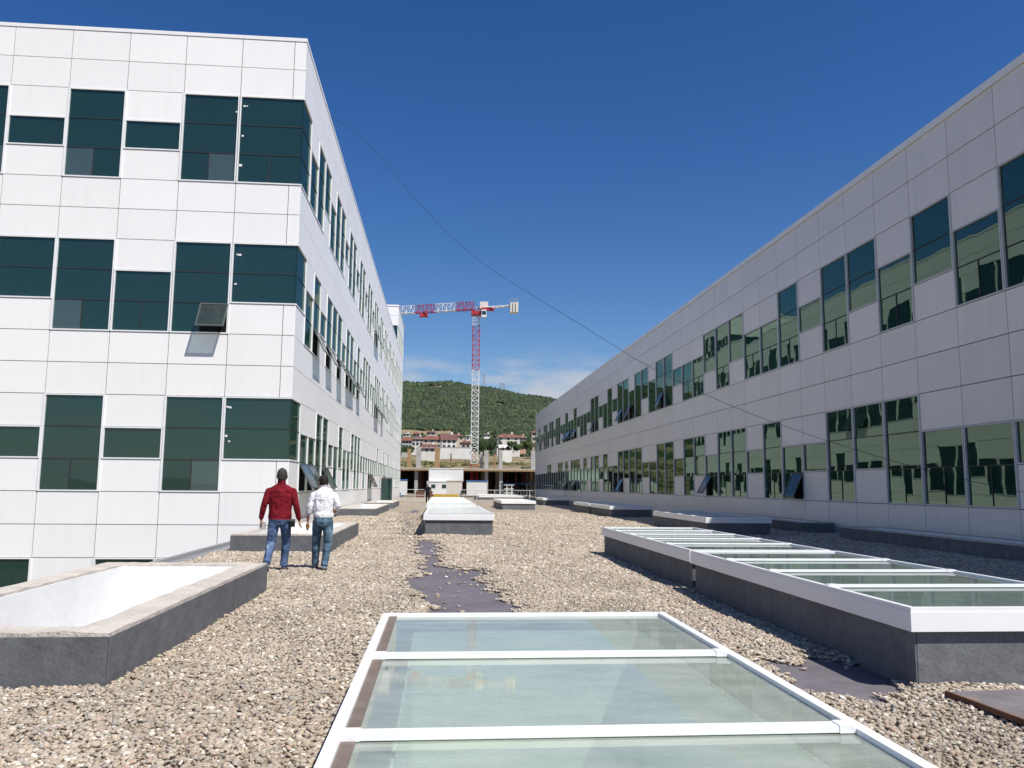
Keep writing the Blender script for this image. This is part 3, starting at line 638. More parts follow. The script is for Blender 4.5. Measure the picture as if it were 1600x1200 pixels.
def person(label, loc, rz, scale, J, mats, voxel=.0085, extras=None, group=None):
    prims = []   # (rings, tag)
    A = lambda pts, tag: prims.append((pts, tag))
    top, pants, skin, hair, shoe = 0, 1, 2, 3, 4
    ty = J.get('lean', 0.0)
    hz = J.get('hem', .84)
    # torso: jacket or shirt
    A([((0, .0, hz), J['w']*.168+.010, .128), ((0, 0, hz+.05), J['w']*.180, .136), ((0, .0, 1.02), J['w']*.172, .122), ((0, ty*.3, 1.14), J['w']*.182, .126), ((0, ty*.6, 1.27), J['w']*.198, .130), ((0, ty*.8, 1.35), J['w']*.196, .118), ((0, ty, 1.405), J['w']*.168, .098), ((0, ty+.003, 1.44), J['w']*.115, .08), ((0, ty+.005, 1.47), .072, .066)], top)
    # hips
    A([((0, 0, .79), .158, .122), ((0, -.010, .87), .174, .135), ((0, -.005, .96), .165, .12), ((0, 0, 1.0), .14, .10)], pants)
    hd = Vector(J['head'])
    A([((0, ty, 1.42), .062, .062), ((hd.x*.5, (ty+hd.y)/2, 1.50), .056, .058), ((hd.x, hd.y, hd.z-.07), .055, .06)], skin)
    if J.get('collar'): A([((0, ty, 1.43), .082, .078), ((0, ty+.004, 1.49), .072, .073), ((0, ty+.01, 1.515), .069, .071)], top)
    yaw = J.get('hyaw', 0.0); fdir = Vector((math.sin(yaw), math.cos(yaw), 0)); sdir = Vector((math.cos(yaw), -math.sin(yaw), 0))
    prims.append(ell(hd+fdir*.012+Vector((0, 0, -.012)), .080, .096, .118, skin))
    prims.append(ell(hd+fdir*.03+Vector((0, 0, -.075)), .052, .058, .055, skin))
    prims.append(ell(hd-fdir*.012+Vector((0, 0, .022)), .089, .104, .112, hair))
    prims.append(ell(hd-fdir*.035+Vector((0, 0, -.03)), .077, .074, .082, hair))
    for sg in (-1, 1): prims.append(ell(hd+sdir*sg*.088+Vector((0, 0, -.02)), .013, .020, .032, skin, 5))
    prims.append(ell(hd+fdir*.112+Vector((0, 0, -.03)), .013, .018, .024, skin, 5))
    prims.append(ell(hd+fdir*.096+Vector((0, 0, -.068)), .024, .012, .010, skin, 5))
    for sg in (-1, 1): prims.append(ell(hd+fdir*.091+sdir*sg*.03+Vector((0, 0, .0)), .016, .012, .010, hair, 5))
    for side, sg in (('l', -1), ('r', 1)):
        sh, el, wr_, hand = [Vector(q) for q in J['arm_'+side]]
        m1 = sh.lerp(el, .5); sl = J.get('sleeve', 1.0)
        prims.append(ell(sh, .064, .066, .062, top)); A([(Vector((0, ty, 1.415)), .05, .06), (Vector((sh.x*.6, ty, 1.375)), .050, .062), (sh, .056, .062)], top)
        A([(sh, .066, .068), (sh.lerp(el, .3), .064, .066), (m1, .060, .062), (el, .053, .054)], top)
        f1 = el.lerp(wr_, sl*.98)
        A([(el+(sh-el)*.1, .054, .054), (el.lerp(wr_, .3*min(1, sl*2)), .053, .052), (f1, .041 if sl > .8 else .050, .041 if sl > .8 else .050)], top)
        A([(el.lerp(wr_, .15), .036, .036), (el.lerp(wr_, .4), .037, .035), (wr_, .024, .027)], skin)
        dv = (hand-wr_).normalized(); pm = wr_+dv*.055
        side_v = dv.cross(Vector((1, 0, 0))); side_v = side_v.normalized() if side_v.length > .1 else Vector((0, 1, 0))
        nrm = dv.cross(side_v).normalized()
        A([(wr_, .022, .026), (pm, .018, .040), (wr_+dv*.10, .016, .040)], skin)
        curl = nrm*(-sg)*J.get('curl', .5)
        for k, ln in enumerate((.070, .078, .073, .058)):
            b0 = wr_+dv*.092+side_v*(.0285-.019*k); b1 = b0+(dv+curl*.35).normalized()*ln*.5; b2 = b1+(dv+curl*1.6).normalized()*ln*.5
            A([(b0, .0085, .0085), (b1, .0085, .0085), (b2, .0068, .0068)], skin)
        t0 = wr_+dv*.03+side_v*.035; t1 = t0+(dv*.8+side_v*.7).normalized()*.035; t2 = t1+(dv+curl*.6).normalized()*.03
        A([(t0, .011, .011), (t1, .010, .010), (t2, .008, .008)], skin)
        hp, kn, an, toe = [Vector(q) for q in J['leg_'+side]]
        A([(hp+Vector((0, 0, .03)), .092, .105), (hp.lerp(kn, .25), .096, .106), (hp.lerp(kn, .6), .085, .092), (kn, .074, .078), (kn.lerp(an, .3), .071, .077), (kn.lerp(an, .7), .064, .069), (kn.lerp(an, .93), .066, .073), (an, .064, .072)], pants)
        fd = (toe-an); fdh = Vector((fd.x, fd.y, fd.z)).normalized(); heel = an-Vector((fd.x, fd.y, 0)).normalized()*.055+Vector((0, 0, -.045)) - Vector((0, 0, 1))*0
        A([(an+Vector((0, 0, .02)), .042, .045), (an+Vector((0, 0, -.03)), .045, .05)], shoe)
        A([(heel, .034, .032), (heel.lerp(toe, .25), .040, .038), (heel.lerp(toe, .6), .046, .032), (heel.lerp(toe, .88), .044, .024), (toe, .03, .017)], shoe)
    V, F = [], []; smp = []
    for rings, tag in prims:
        tube(V, F, rings)
        for a, b in zip(rings[:-1], rings[1:]):
            for t in np.linspace(0, 1, 5): smp.append((*(Vector(a[0]).lerp(Vector(b[0]), t)), a[1]*(1-t)+b[1]*t, a[2]*(1-t)+b[2]*t, tag))
    me0 = bpy.data.meshes.new('tmp'); me0.from_pydata(V, [], F); o = bpy.data.objects.new('tmp', me0); COL.objects.link(o)
    md = o.modifiers.new('r', 'REMESH'); md.mode = 'VOXEL'; md.voxel_size = voxel; md.use_smooth_shade = True
    m2 = o.modifiers.new('s', 'SMOOTH'); m2.iterations = 4; m2.factor = .5
    m3 = o.modifiers.new('d', 'DECIMATE'); m3.ratio = .4
    me = bpy.data.meshes.new_from_object(o.evaluated_get(bpy.context.evaluated_depsgraph_get())); bpy.data.objects.remove(o)
    S_ = np.array(smp); n = len(me.polygons); ctr = np.zeros(n*3); me.polygons.foreach_get('center', ctr); ctr = ctr.reshape(-1, 3)
    best = np.full(n, 1e9); tagv = np.zeros(n, int)
    for q in S_:
        dx = ctr-q[:3]; d = np.sqrt((dx[:, 0]/q[3])**2+(dx[:, 1]/q[4])**2+(dx[:, 2]/max(q[3], q[4]))**2)*min(q[3], q[4])-min(q[3], q[4])
        d2 = np.linalg.norm(dx, axis=1)-(q[3]+q[4])/2
        d = np.where(q[5] == 2, d2+.0015, d2)
        u = d < best; best[u] = d[u]; tagv[u] = int(q[5])
    # clothes cover: hem line, hair line
    z = ctr[:, 2]; torso = (np.abs(ctr[:, 0]) < J['w']*.19) & (z > hz-.004) & (z < 1.40) & (tagv == 1); tagv[torso] = 0
    low_ = (tagv == 0) & (z < hz-.004) & (np.abs(ctr[:, 0]) < .15); tagv[low_] = 1
    for m in mats: me.materials.append(m)
    me.polygons.foreach_set('material_index', tagv.astype(np.int32)); me.polygons.foreach_set('use_smooth', [True]*n); me.update(); me.name = 'person'
    root = thing('person', label, 'person', loc, rz, group); root.scale = (scale,)*3
    obj('body', me, root)
    return root
M_red = mat('red_knit_jacket', (.165, .009, .017), .9, .15, var=[(9, .18), (60, .15)], bump=(8, 1.0, .07))
M_jean = mat('blue_denim', (.075, .12, .22), .9, .15, var=[(5, .5), (40, .15)], bump=(9, 1.0, .06), speck=(4.5, .55, (.30, .37, .48)))
M_jean2 = mat('faded_denim', (.07, .12, .17), .9, .15, var=[(4, .5), (40, .15)], bump=(9, 1.0, .06), speck=(4.0, .53, (.22, .33, .41)))
M_skin = mat('skin', (.36, .20, .135), .6, .35, var=[(20, .08)])
M_hair = mat('dark_grey_hair', (.045, .04, .036), .8, .3, var=[(60, .5)], bump=(120, .8, .006))
M_hair2 = mat('dark_brown_hair', (.018, .013, .011), .8, .3, var=[(60, .4)], bump=(120, .8, .006))
M_boot = mat('dusty_boots', (.09, .06, .05), .8, .2, var=[(10, .3)])
M_shirt = mat('white_knit_shirt', (.72, .71, .74), .9, .15, var=[(7, .08)], bump=(7, 1.0, .08))
M_blk = mat('black_cloth', (.012, .012, .014), .9, .15, var=[(8, .3)], bump=(13, .6, .02))
J1 = dict(w=1.10, head=(.005, .03, 1.612), lean=.012, hem=.875, collar=True, sleeve=1.0, curl=.6, hyaw=.15,
    arm_l=[(-.20, .01, 1.345), (-.268, -.03, 1.11), (-.318, .04, .88), (-.30, .07, .78)], arm_r=[(.20, .01, 1.345), (.264, -.03, 1.11), (.312, .05, .87), (.325, .085, .77)],
    leg_l=[(-.092, 0, .86), (-.125, .0, .48), (-.145, -.28, .165), (-.15, -.18, .03)], leg_r=[(.092, 0, .85), (.10, .16, .485), (.07, .17, .085), (.10, .35, .02)])
person('man in dark red jacket and blue jeans walking away, seen from behind', (-2.76, 14.62, .012), .04, 1.02, J1, [M_red, M_jean, M_skin, M_hair, M_boot])
J2 = dict(w=1.02, head=(-.03, .07, 1.585), lean=.03, hem=.95, sleeve=.42, curl=.9, hyaw=-.75,
    arm_l=[(-.185, .02, 1.34), (-.250, -.02, 1.11), (-.275, .06, .88), (-.265, .09, .78)], arm_r=[(.185, .02, 1.34), (.272, -.05, 1.12), (.22, .17, 1.05), (.16, .25, 1.06)],
    leg_l=[(-.09, 0, .86), (-.12, .14, .485), (-.13, .20, .085), (-.16, .37, .02)], leg_r=[(.09, 0, .86), (.095, .03, .47), (.06, -.12, .09), (.08, .05, .02)])
person('man in white long-sleeved shirt and faded jeans walking away, orange object in left hand', (-2.05, 14.82, .012), .05, .975, J2, [M_shirt, M_jean2, M_skin, M_hair2, M_boot])
J3 = dict(w=1.05, head=(0, .03, 1.60), lean=.01, hem=.85, sleeve=1.0, curl=.5, hyaw=math.pi*.0,
    arm_l=[(-.19, .01, 1.385), (-.29, .0, 1.13), (-.30, .08, .90), (-.28, .1, .80)], arm_r=[(.19, .01, 1.385), (.30, 0, 1.13), (.33, .06, .90), (.32, .08, .80)],
    leg_l=[(-.092, 0, .86), (-.115, .1, .485), (-.12, .12, .085), (-.13, .3, .02)], leg_r=[(.092, 0, .86), (.105, .03, .47), (.11, -.16, .11), (.12, -.02, .02)])
person('distant figure in black clothes on the roof near the railing', (-1.06, 70.6, .012), math.pi, .94, J3, [M_blk, M_blk, M_skin, M_hair2, M_blk], voxel=.014)
# things they carry
M_orange = mat('orange_plastic', (.75, .26, .01), .45, .4, var=[(20, .1)])
s = MB(); bm = bmesh.new(); bmesh.ops.create_uvsphere(bm, u_segments=14, v_segments=9, radius=.042)
for v in bm.verts: v.co.z *= 1.25; v.co.x *= .8
me = bpy.data.meshes.new('tape_case'); bm.to_mesh(me); bm.free(); me.materials.append(M_orange); me.polygons.foreach_set('use_smooth', [True]*len(me.polygons))
tp = thing('tape_measure', 'bright orange hand tool in the hand of the man in white', 'tool', (-2.325, 14.90, .775)); obj('case', me, tp); MB().box((-.012, -.014, -.075), (.012, .014, -.03)).build('nozzle', M_blk, tp)
M_paper = mat('folded_paper', (.62, .58, .56), .8, .2, var=[(15, .1)])
pp = thing('folded_papers', 'pale folded papers held in left hand of the man in red', 'papers', (-3.055, 14.67, .795), 1.15)
s = MB(); s.box((-.012, -.055, -.07), (0, .055, .06)); s.build('sheet', M_paper, pp); s = MB(); s.box((.002, -.05, -.06), (.012, .055, .055)); s.build('sheet', M_paper, pp)
ph = thing('belt_pouch', 'dark pouch at the right hip of the man in red', 'pouch', (-2.54, 14.60, .85))
s = MB(); s.box((-.035, -.06, -.075), (.035, .06, .05)); s.build('bag', M_blk, ph); s = MB(); s.box((-.037, -.064, .02), (.037, .064, .056)); s.build('flap', M_sash, ph)

# ------------------------------------------------------------------ railing at the far end of the gravel
M_rail = mat('bright_galvanised', (.62, .63, .64), .4, .5, metal=.2)
def railing(label, x0, x1, y, n, infill):
    root = thing('roof_railing', label, 'railing', (0, y, 0), group='railings at the far end of the roof')
    post = MB().bar((0, 0, -.03), (0, 0, 1.1), .03, n=6).mesh('post', M_rail)
    for i in range(n+1): obj('post', post, root, (x0+(x1-x0)*i/n, 0, 0))
    for z in (1.1, .6, .15): MB().bar((x0, 0, z), (x1, 0, z), .024, n=6).build('rail', M_rail, root)
    if infill:
        k = int((x1-x0)/.28); bal = MB().bar((0, 0, .15), (0, 0, 1.1), .011, n=5).mesh('baluster', M_rail)
        for i in range(k): obj('baluster', bal, root, (x0+(x1-x0)*(i+.5)/k, 0, 0))
railing('open steel railing across the roof end, left of the middle skylight', XL+.1, -1.4, 76.0, 4, False)
railing('steel railing with upright bars across the roof end, right half', 1.8, 13.4, 77.5, 7, True)

# ------------------------------------------------------------------ building site beyond the roof
M_conc = mat('site_concrete', (.40, .385, .36), .9, .15, var=[(.5, .15), (4, .12)], bump=(5, .4, .03))
M_timber = mat('formwork_timber', (.33, .21, .11), .85, .2, var=[(2, .25), (14, .2)])
M_dk = mat('dark_infill', (.05, .048, .05), .95, .1, var=[(.7, .3)])
def Zg_(x, y): return float(hgt(np.array([x]), np.array([y]))[0])
CB = thing('concrete_frame_building', 'unfinished concrete frame building with bare columns beyond the roof', 'building')
Y0c, Y1c, zs = 172.0, 200.0, 4.75
MB().box((-22, Y0c, zs), (62, Y1c, zs+.38)).build('floor_slab', M_conc, CB)
MB().box((-22, Y0c-.25, zs-.22), (62, Y0c-.02, zs+.1)).build('edge_formwork', M_timber, CB)
colm = MB().box((-.35, -.35, 0), (.35, .35, 5.0)).mesh('column', M_conc)
for x in (-20, -13, -5.1, 2.2, 9.7, 12.9, 20.4, 27, 34, 41, 48, 55):
    for y in (Y0c+1.2, Y0c+10, Y0c+20):
        obj('column', colm, CB, (float(x)+random.uniform(-.3, .3), y, -.26))
tall = [(-4.7, 1.0, 4.3, 0), (-.8, 1.1, 4.5, 1), (-6.9, .8, 4.2, 1), (8.7, .5, 3.6, 0), (9.7, .9, 3.9, 0), (12.8, .8, 4.0, 0), (11.6, .4, 3.2, 1), (2.2, .3, 3.4, 1), (20.0, .9, 4.0, 0), (27, 1.0, 4.2, 0), (-13, 1.0, 4.2, 0)]
for (x, w_, h_, m_) in tall:
    MB().box((-w_/2, -.45, 0), (w_/2, .45, h_)).build('column', M_conc if m_ == 0 else M_timber, CB, (x, Y0c+3+random.uniform(0, 8), zs+.385))
MB().box((-22, Y1c-.4, -.3), (62, Y1c-.05, zs-.01)).build('rear_wall', M_dk, CB)
s = MB()
for k in range(150):
    x = random.uniform(-21, 61); y = random.uniform(Y0c+.6, Y0c+8); s.bar((x, y, -.25), (x+random.uniform(-.2, .2), y, zs-.01), .05, n=4)
s.build('shoring_props', mat('red_oxide_props', (.20, .07, .045), .8, .2, var=[(2, .5)]), CB, kind='stuff')
s = MB()
for k in range(90):
    x = -21+k*.92; s.bar((x, Y0c+.35, zs+.38), (x+random.uniform(-.05, .05), Y0c+.35, zs+.38+random.choice([.9, 1.1, 1.2])), .03, n=4)
s.build('starter_bars', M_timber, CB, kind='stuff')

def cabin(label, x, y, L, Dp, H_, z, body, roofm, win=2, rz=0.0):
    root = thing('site_cabin', label, 'cabin', (x, y, z), rz, group='white site cabins beyond the roof')
    MB().box((-L/2, -Dp/2, 0), (L/2, Dp/2, H_)).build('body', body, root)
    MB().box((-L/2-.08, -Dp/2-.08, H_+.003), (L/2+.08, Dp/2+.08, H_+.16)).build('roof', roofm, root)
    MB().box((-L/2-.03, -Dp/2-.03, -.12), (L/2+.03, Dp/2+.03, -.003)).build('skid_frame', M_sash, root)
    for k in range(win):
        xx = -L/2+L*(k+.6)/(win+.2)
        f = MB().box((xx-.45, -Dp/2-.03, 1.0), (xx+.45, -Dp/2-.003, 1.8)).build('window', M_alu, root); MB().box((xx-.38, -Dp/2-.045, 1.07), (xx+.38, -Dp/2-.032, 1.73)).build('pane', M_glassL, f)
M_cab = mat('cabin_white', (.74, .74, .73), .5, .35, var=[(.7, .06)], bump=(1.5, .1, .03)); M_cab2 = mat('cabin_cream', (.66, .62, .55), .5, .35, var=[(.7, .06)])
M_blue = mat('blue_sheet', (.04, .17, .42), .5, .35, var=[(2, .15)])
cabin('large white cabin raised highest, behind the walking figure', 1.0, 150, 6.2, 2.6, 2.2, 2.25, M_cab, M_cab, 0)
cabin('white cabin directly under the large raised one', -.3, 149, 4.2, 2.6, 2.1, -.05, M_cab, M_cab, 2)
cabin('white cabin partly hidden by the end of the left building', -6.6, 132, 2.6, 2.4, 2.3, -.05, M_cab, M_blue, 0)
cabin('cream cabin in the middle of the cabin row', 2.2, 130, 2.4, 2.4, 2.2, -.05, M_cab2, M_cab2, 0)
cabin('white cabin with blue roof edge in front of the crane', 5.6, 128, 3.1, 2.4, 2.2, -.05, M_cab, M_blue, 0)
cabin('small pale cabin right of the crane base', 10.6, 128, 1.4, 2, 1.6, -.05, M_cab, M_cab, 0)
rk = thing('material_rack', 'rack of yellow and brown formwork beams under a blue sheet', 'rack', (15.2, 124, -.2))
for k in range(4): MB().box((-6+k*3.9, -.1, 0), (-5.85+k*3.9, 1.2, 2.0)).build('upright', M_galv, rk)
MB().box((-6.1, -.4, 2.003), (6.2, 1.4, 2.14)).build('blue_sheet', M_blue, rk)
M_yel = mat('yellow_beams', (.55, .36, .06), .7, .25, var=[(6, .3)])
for r in range(3):
    for k in range(16):
        MB().box((-5.7+k*.72, .05, .15+r*.6), (-5.25+k*.72, 1.1, .58+r*.6)).build('beam_bundle', random.choice([M_yel, M_timber, M_dk, M_dk]), rk)
for i, (x, y, l_, w_, h_, m_, lb) in enumerate([(-2.2, 112, 2.4, 1.6, .9, M_edge, 'low rusty red crate pile behind the walking figure'), (.8, 114, 3.5, 1.2, .5, M_yel, 'low stack of yellow boards beyond the railing'), (-6.0, 110, 1.6, 1.2, .7, M_blue, 'blue bundle at the foot of the left building far end')]):
    rt_ = thing('material_pile', lb, 'materials', (x, y, -.2))
    for k in range(4): MB().box((-l_/2+random.uniform(-.1, .1), -w_/2, k*h_/4+.003), (l_/2+random.uniform(-.1, .1), w_/2, (k+1)*h_/4)).build('board', m_, rt_)

# ------------------------------------------------------------------ tower crane
M_cred = mat('crane_red', (.42, .03, .045), .6, .3, var=[(.5, .1)]); M_cwh = mat('crane_white', (.72, .72, .72), .6, .3, var=[(.5, .08)])
CR = thing('tower_crane', 'red and white flat-top tower crane over the building site', 'crane', (7.15, 176.0, -.26))
def lattice(name, a, b, w_, hh, n, m, parent, r=.075, tri=False):
    a = Vector(a); b = Vector(b); d = (b-a); L = d.length; d.normalize()
    if abs(d.z) > .9: ux, uy = Vector((1, 0, 0)), Vector((0, 1, 0))
    else: ux = d.cross(Vector((0, 0, 1))).normalized(); uy = Vector((0, 0, 1))
    if tri: C4 = [ux*w_/2, -ux*w_/2, uy*hh]; 
    else: C4 = [ux*w_/2+uy*hh/2, -ux*w_/2+uy*hh/2, -ux*w_/2-uy*hh/2, ux*w_/2-uy*hh/2]
    s = MB(); k = len(C4)
    for c in C4: s.bar(a+c, b+c, r, n=4)
    for i in range(n):
        p, q = a+d*L*i/n, a+d*L*(i+1)/n
        for j in range(k):
            c0, c1 = C4[j], C4[(j+1) % k]
            if i % 2: c0, c1 = c1, c0
            s.bar(p+c0, q+c1, r*.62, n=4); s.bar(p+c0, p+c1, r*.55, n=4)
    return s.build(name, m, parent)
mw = 1.5
lattice('mast_section', (0, 0, 0), (0, 0, 6.5), mw, mw, 6, M_cred, CR)
lattice('mast_section', (0, 0, 6.5), (0, 0, 26.8), mw, mw, 18, M_cwh, CR)
lattice('mast_section', (0, 0, 26.8), (0, 0, 36.6), mw, mw, 9, M_cred, CR)
lattice('mast_section', (0, 0, 36.6), (0, 0, 39.2), mw, mw, 3, M_cwh, CR)
jd = Vector((-.923, .385, 0)); zj = 40.2
MB().box((-1.1, -1.1, 38.9), (1.1, 1.1, 39.7)).build('slewing_ring', M_cred, CR)
pos = 0.6
for ln, m in ((4.4, M_cred), (4.9, M_cwh), (4.9, M_cred), (4.9, M_cwh), (4.9, M_cred), (4.9, M_cwh), (4.5, M_cred)):
    lattice('jib_section', tuple(jd*pos+Vector((0, 0, zj))), tuple(jd*(pos+ln)+Vector((0, 0, zj))), 1.3, 1.75, 5, m, CR, r=.08, tri=True); pos += ln
tr_ = jd*12.6+Vector((0, 0, zj-.5)); s = MB(); s.box((tr_.x-.9, tr_.y-.6, tr_.z-.5), (tr_.x+.9, tr_.y+.6, tr_.z+.25)); s.build('trolley', M_cred, CR)
cd = -jd
s = MB()
for sd_ in (-.55, .55):
    o_ = Vector((jd.y, -jd.x, 0))*sd_; s.bar(tuple(o_+Vector((0, 0, zj+.2))), tuple(cd*9.2+o_+Vector((0, 0, zj+.35))), .14, n=4)
for k in range(9): s.bar(tuple(cd*k+Vector((jd.y, -jd.x, 0))*.55+Vector((0, 0, zj+.25))), tuple(cd*(k+1)-Vector((jd.y, -jd.x, 0))*.55+Vector((0, 0, zj+.25))), .06, n=4)
s.build('counter_jib', M_cwh, CR)
c_ = cd*1.7; MB().box((c_.x-.9, c_.y-.7, zj-.1), (c_.x+.9, c_.y+.7, zj+1.5)).build('machinery_housing', M_cab2, CR)
c_ = cd*2.6; MB().box((c_.x-1.4, c_.y-.7, zj-.35), (c_.x+1.4, c_.y+.7, zj+.12)).build('platform', M_cred, CR)
c_ = cd*.4+Vector((1.2, -1.1, 0)); cb_ = MB().box((c_.x-.55, c_.y-.6, zj-2.0), (c_.x+.55, c_.y+.6, zj-.4)).build('operator_cab', M_cwh, CR)
MB().box((c_.x-.45, c_.y-.63, zj-1.5), (c_.x+.45, c_.y-.605, zj-.7)).build('cab_window', M_glassL, cb_)
for k in range(3):
    c_ = cd*(8.0+k*.62); MB().box((c_.x-.27, c_.y-.9, zj-1.3), (c_.x+.27, c_.y+.9, zj+.9)).build('counterweight', M_cab2, CR)
s = MB()
for k in range(5): c_ = cd*(7.4+k*.55); s.bar((c_.x, c_.y, zj+.95), (c_.x, c_.y, zj+1.9), .05); 
s.bar(tuple(cd*7.4+Vector((0, 0, zj+1.8))), tuple(cd*9.6+Vector((0, 0, zj+1.8))), .05); s.build('guard_rail', M_galv, CR)

# ------------------------------------------------------------------ hillside houses
M_rf = mat('clay_roof', (.20, .088, .066), .9, .15, var=[(.6, .2), (5, .2)], bump=(4, .5, .05)); M_rf2 = mat('brown_roof', (.15, .08, .07), .9, .15, var=[(.6, .2)])
WALLS = [mat('house_wall_%d' % i, c, .9, .15, var=[(.4, .1)]) for i, c in enumerate([(.62, .60, .55), (.52, .44, .34), (.55, .33, .24), (.45, .44, .42), (.70, .68, .64)])]
M_win = mat('house_window', (.04, .05, .06), .25, .5)
def at_px(px, py, Yd):
    d = fw + r2*((px-800)/1275.23) + u2*((600-py)/1275.23); t = Yd/d.y; return Vector((d.x*t, Yd, EYE+d.z*t))
def house(label, px0, px1, pyb, pyt, Yd, wall, roof, hip=True, rows=2, nw=3, roofh=.3):
    a, b, c = at_px(px0, pyb, Yd), at_px(px1, pyb, Yd), at_px(px0, pyt, Yd)
    W, H_ = b.x-a.x, c.z-a.z; D_ = W*.8; wh = H_*(1-roofh)
    root = thing('hillside_house', label, 'house', ((a.x+b.x)/2, Yd+D_/2, a.z), random.uniform(-.12, .12), group='houses at the foot of the hill')
    MB().box((-W/2, -D_/2, -4), (W/2, D_/2, wh)).build('wall', wall, root)
    e = .5; i = W*.28 if hip else 0
    s = MB(); A = [(-W/2-e, -D_/2-e, wh-.05), (W/2+e, -D_/2-e, wh-.05), (W/2+e, D_/2+e, wh-.05), (-W/2-e, D_/2+e, wh-.05), (-W/2-e+i, 0, H_), (W/2+e-i, 0, H_)]
    for f in ((0, 1, 5, 4), (2, 3, 4, 5), (1, 2, 5), (3, 0, 4), (3, 2, 1, 0)): s.quad([A[k] for k in f])
    rf = s.build('roof', roof, root)
    MB().box((W*.15, -.3, H_*.8), (W*.15+.7, .3, H_+.7)).build('chimney', wall, rf)
    for r in range(rows):
        for k in range(nw):
            xx = -W/2+W*(k+.5)/nw; zz = wh*(r+.35)/rows
            f = MB().box((xx-.6, -D_/2-.06, zz), (xx+.6, -D_/2-.005, zz+1.35)).build('window', WALLS[4], root); MB().box((xx-.5, -D_/2-.09, zz+.1), (xx+.5, -D_/2-.065, zz+1.25)).build('pane', M_win, f)
    return root
house('pale house with clay roof, leftmost beside the white building', 628, 643, 703, 682, 300, WALLS[3], M_rf)
house('white house with balcony, second from left', 643, 661, 698, 681, 330, WALLS[0], M_rf2)
house('beige house with brown hipped roof above the concrete frame', 660, 690, 702, 680, 310, WALLS[1], M_rf)
house('long low house with dark red roof in front of the beige one', 652, 687, 708, 693, 270, WALLS[0], M_rf2, True, 1, 4, .5)
house('white house with steep dark gable left of the crane mast', 689, 712, 703, 677, 300, WALLS[4], M_rf2, False, 2, 3, .4)
house('tall cream house behind the steep gable', 697, 725, 698, 678, 340, WALLS[1], M_rf, True, 2, 3, .15)
house('brick coloured house just left of the crane mast', 721, 741, 704, 688, 290, WALLS[2], M_rf, True, 1, 3, .2)
house('broad white house with red hipped roof right of the crane mast', 776, 812, 697, 677, 310, WALLS[0], M_rf)
house('small white gabled house between trees', 780, 799, 706, 695, 280, WALLS[4], WALLS[4], False, 1, 2, .4)
house('reddish house behind the broad white one', 806, 822, 694, 680, 340, WALLS[2], M_rf)
house('narrow cream house at the end of the right building', 831, 844, 691, 673, 300, WALLS[1], M_rf, True, 2, 2, .15)
house('tiny pale flat-roofed house high at the left end of the village', 629, 640, 689, 677, 390, WALLS[4], WALLS[3], True, 2, 2, .08)
house('tiny grey house behind the white balcony house', 646, 656, 685, 675, 410, WALLS[3], M_rf, True, 1, 2, .3)
house('tiny cream house above the beige hipped roof', 667, 679, 682, 673, 420, WALLS[0], M_rf2, True, 1, 2, .3)
house('tiny white house behind the brick coloured one', 727, 739, 690, 680, 380, WALLS[4], WALLS[3], True, 1, 2, .1)
house('tiny pale house left above the broad white house', 756, 765, 684, 677, 420, WALLS[4], M_rf2, True, 1, 2, .3)
wl_ = thing('retaining_wall', 'long white retaining wall below the houses', 'wall', (0, 0, 0)); a = at_px(688, 707, 262); b = at_px(738, 707, 262)
MB().box((a.x, 262, a.z-2), (b.x, 262.5, a.z+1.6)).build('wall', WALLS[4], wl_); MB().box((a.x-.1, 261.9, a.z+1.603), (b.x+.1, 262.6, a.z+1.75)).build('coping', WALLS[3], wl_)

# ------------------------------------------------------------------ trees
def leaf_mat(name, col, rnd=.25, trans=.25):
    m = mat(name, col, .8, .2, var=[(.25, .3), (2.0, .25)], rnd=rnd); return m
M_leaf = leaf_mat('tree_leaf', (.065, .095, .035)); M_leaf2 = leaf_mat('dark_tree_leaf', (.045, .07, .03)); M_bark = mat('bark', (.10, .075, .055), .95, .1, var=[(3, .3)])
def tree(label, px, pyb, pyt, Yd, wide, m):
    a, b = at_px(px, pyb, Yd), at_px(px, pyt, Yd); H_ = b.z-a.z
    root = thing('broadleaf_tree', label, 'tree', (a.x, Yd, a.z-.3), 0, 'trees among the hillside houses')
    s = MB(); s.bar((0, 0, 0), (0, 0, H_*.5), H_*.035, n=7, r2=H_*.02)
    for k in range(6):
        t = random.uniform(0, 6.28); s.bar((0, 0, H_*random.uniform(.25, .45)), (math.cos(t)*wide*.3, math.sin(t)*wide*.3, H_*random.uniform(.55, .8)), H_*.015, n=5, r2=H_*.006)
    s.build('trunk', M_bark, root)
    s = MB()
    cl = [(Vector((random.gauss(0, .24)*wide, random.gauss(0, .24)*wide, H_*random.uniform(.38, .9))), random.uniform(.13, .26)*wide) for _ in range(16)]
    for c, r in cl:
        for _ in range(90):
            d = Vector((random.gauss(0, 1), random.gauss(0, 1), random.gauss(0, .8))).normalized()*r*random.uniform(.6, 1.05); q = c+d
            if q.z > H_: continue
            x = Vector((random.gauss(0, 1), random.gauss(0, 1), random.gauss(0, 1))).normalized(); y = x.orthogonal().normalized(); l = random.uniform(.18, .34)
            s.quad([q-x*l, q-y*l*.6, q+x*l, q+y*l*.6])
    s.build('crown', m, root)
tree('dark bushy tree right of the crane mast, left one', 752, 706, 682, 265, 7.0, M_leaf2)
tree('dark bushy tree right of the crane mast, right one', 767, 705, 684, 270, 6.5, M_leaf2)
tree('round green tree in front of the broad white house', 802, 706, 688, 262, 4.5, M_leaf)
tree('green tree left of the narrow cream house', 823, 703, 688, 270, 5.5, M_leaf)
tree('small tree between the house with dark red roof and the left building', 637, 707, 696, 255, 3.4, M_leaf)
tree('small tree above the retaining wall', 745, 706, 692, 280, 4.0, M_leaf)
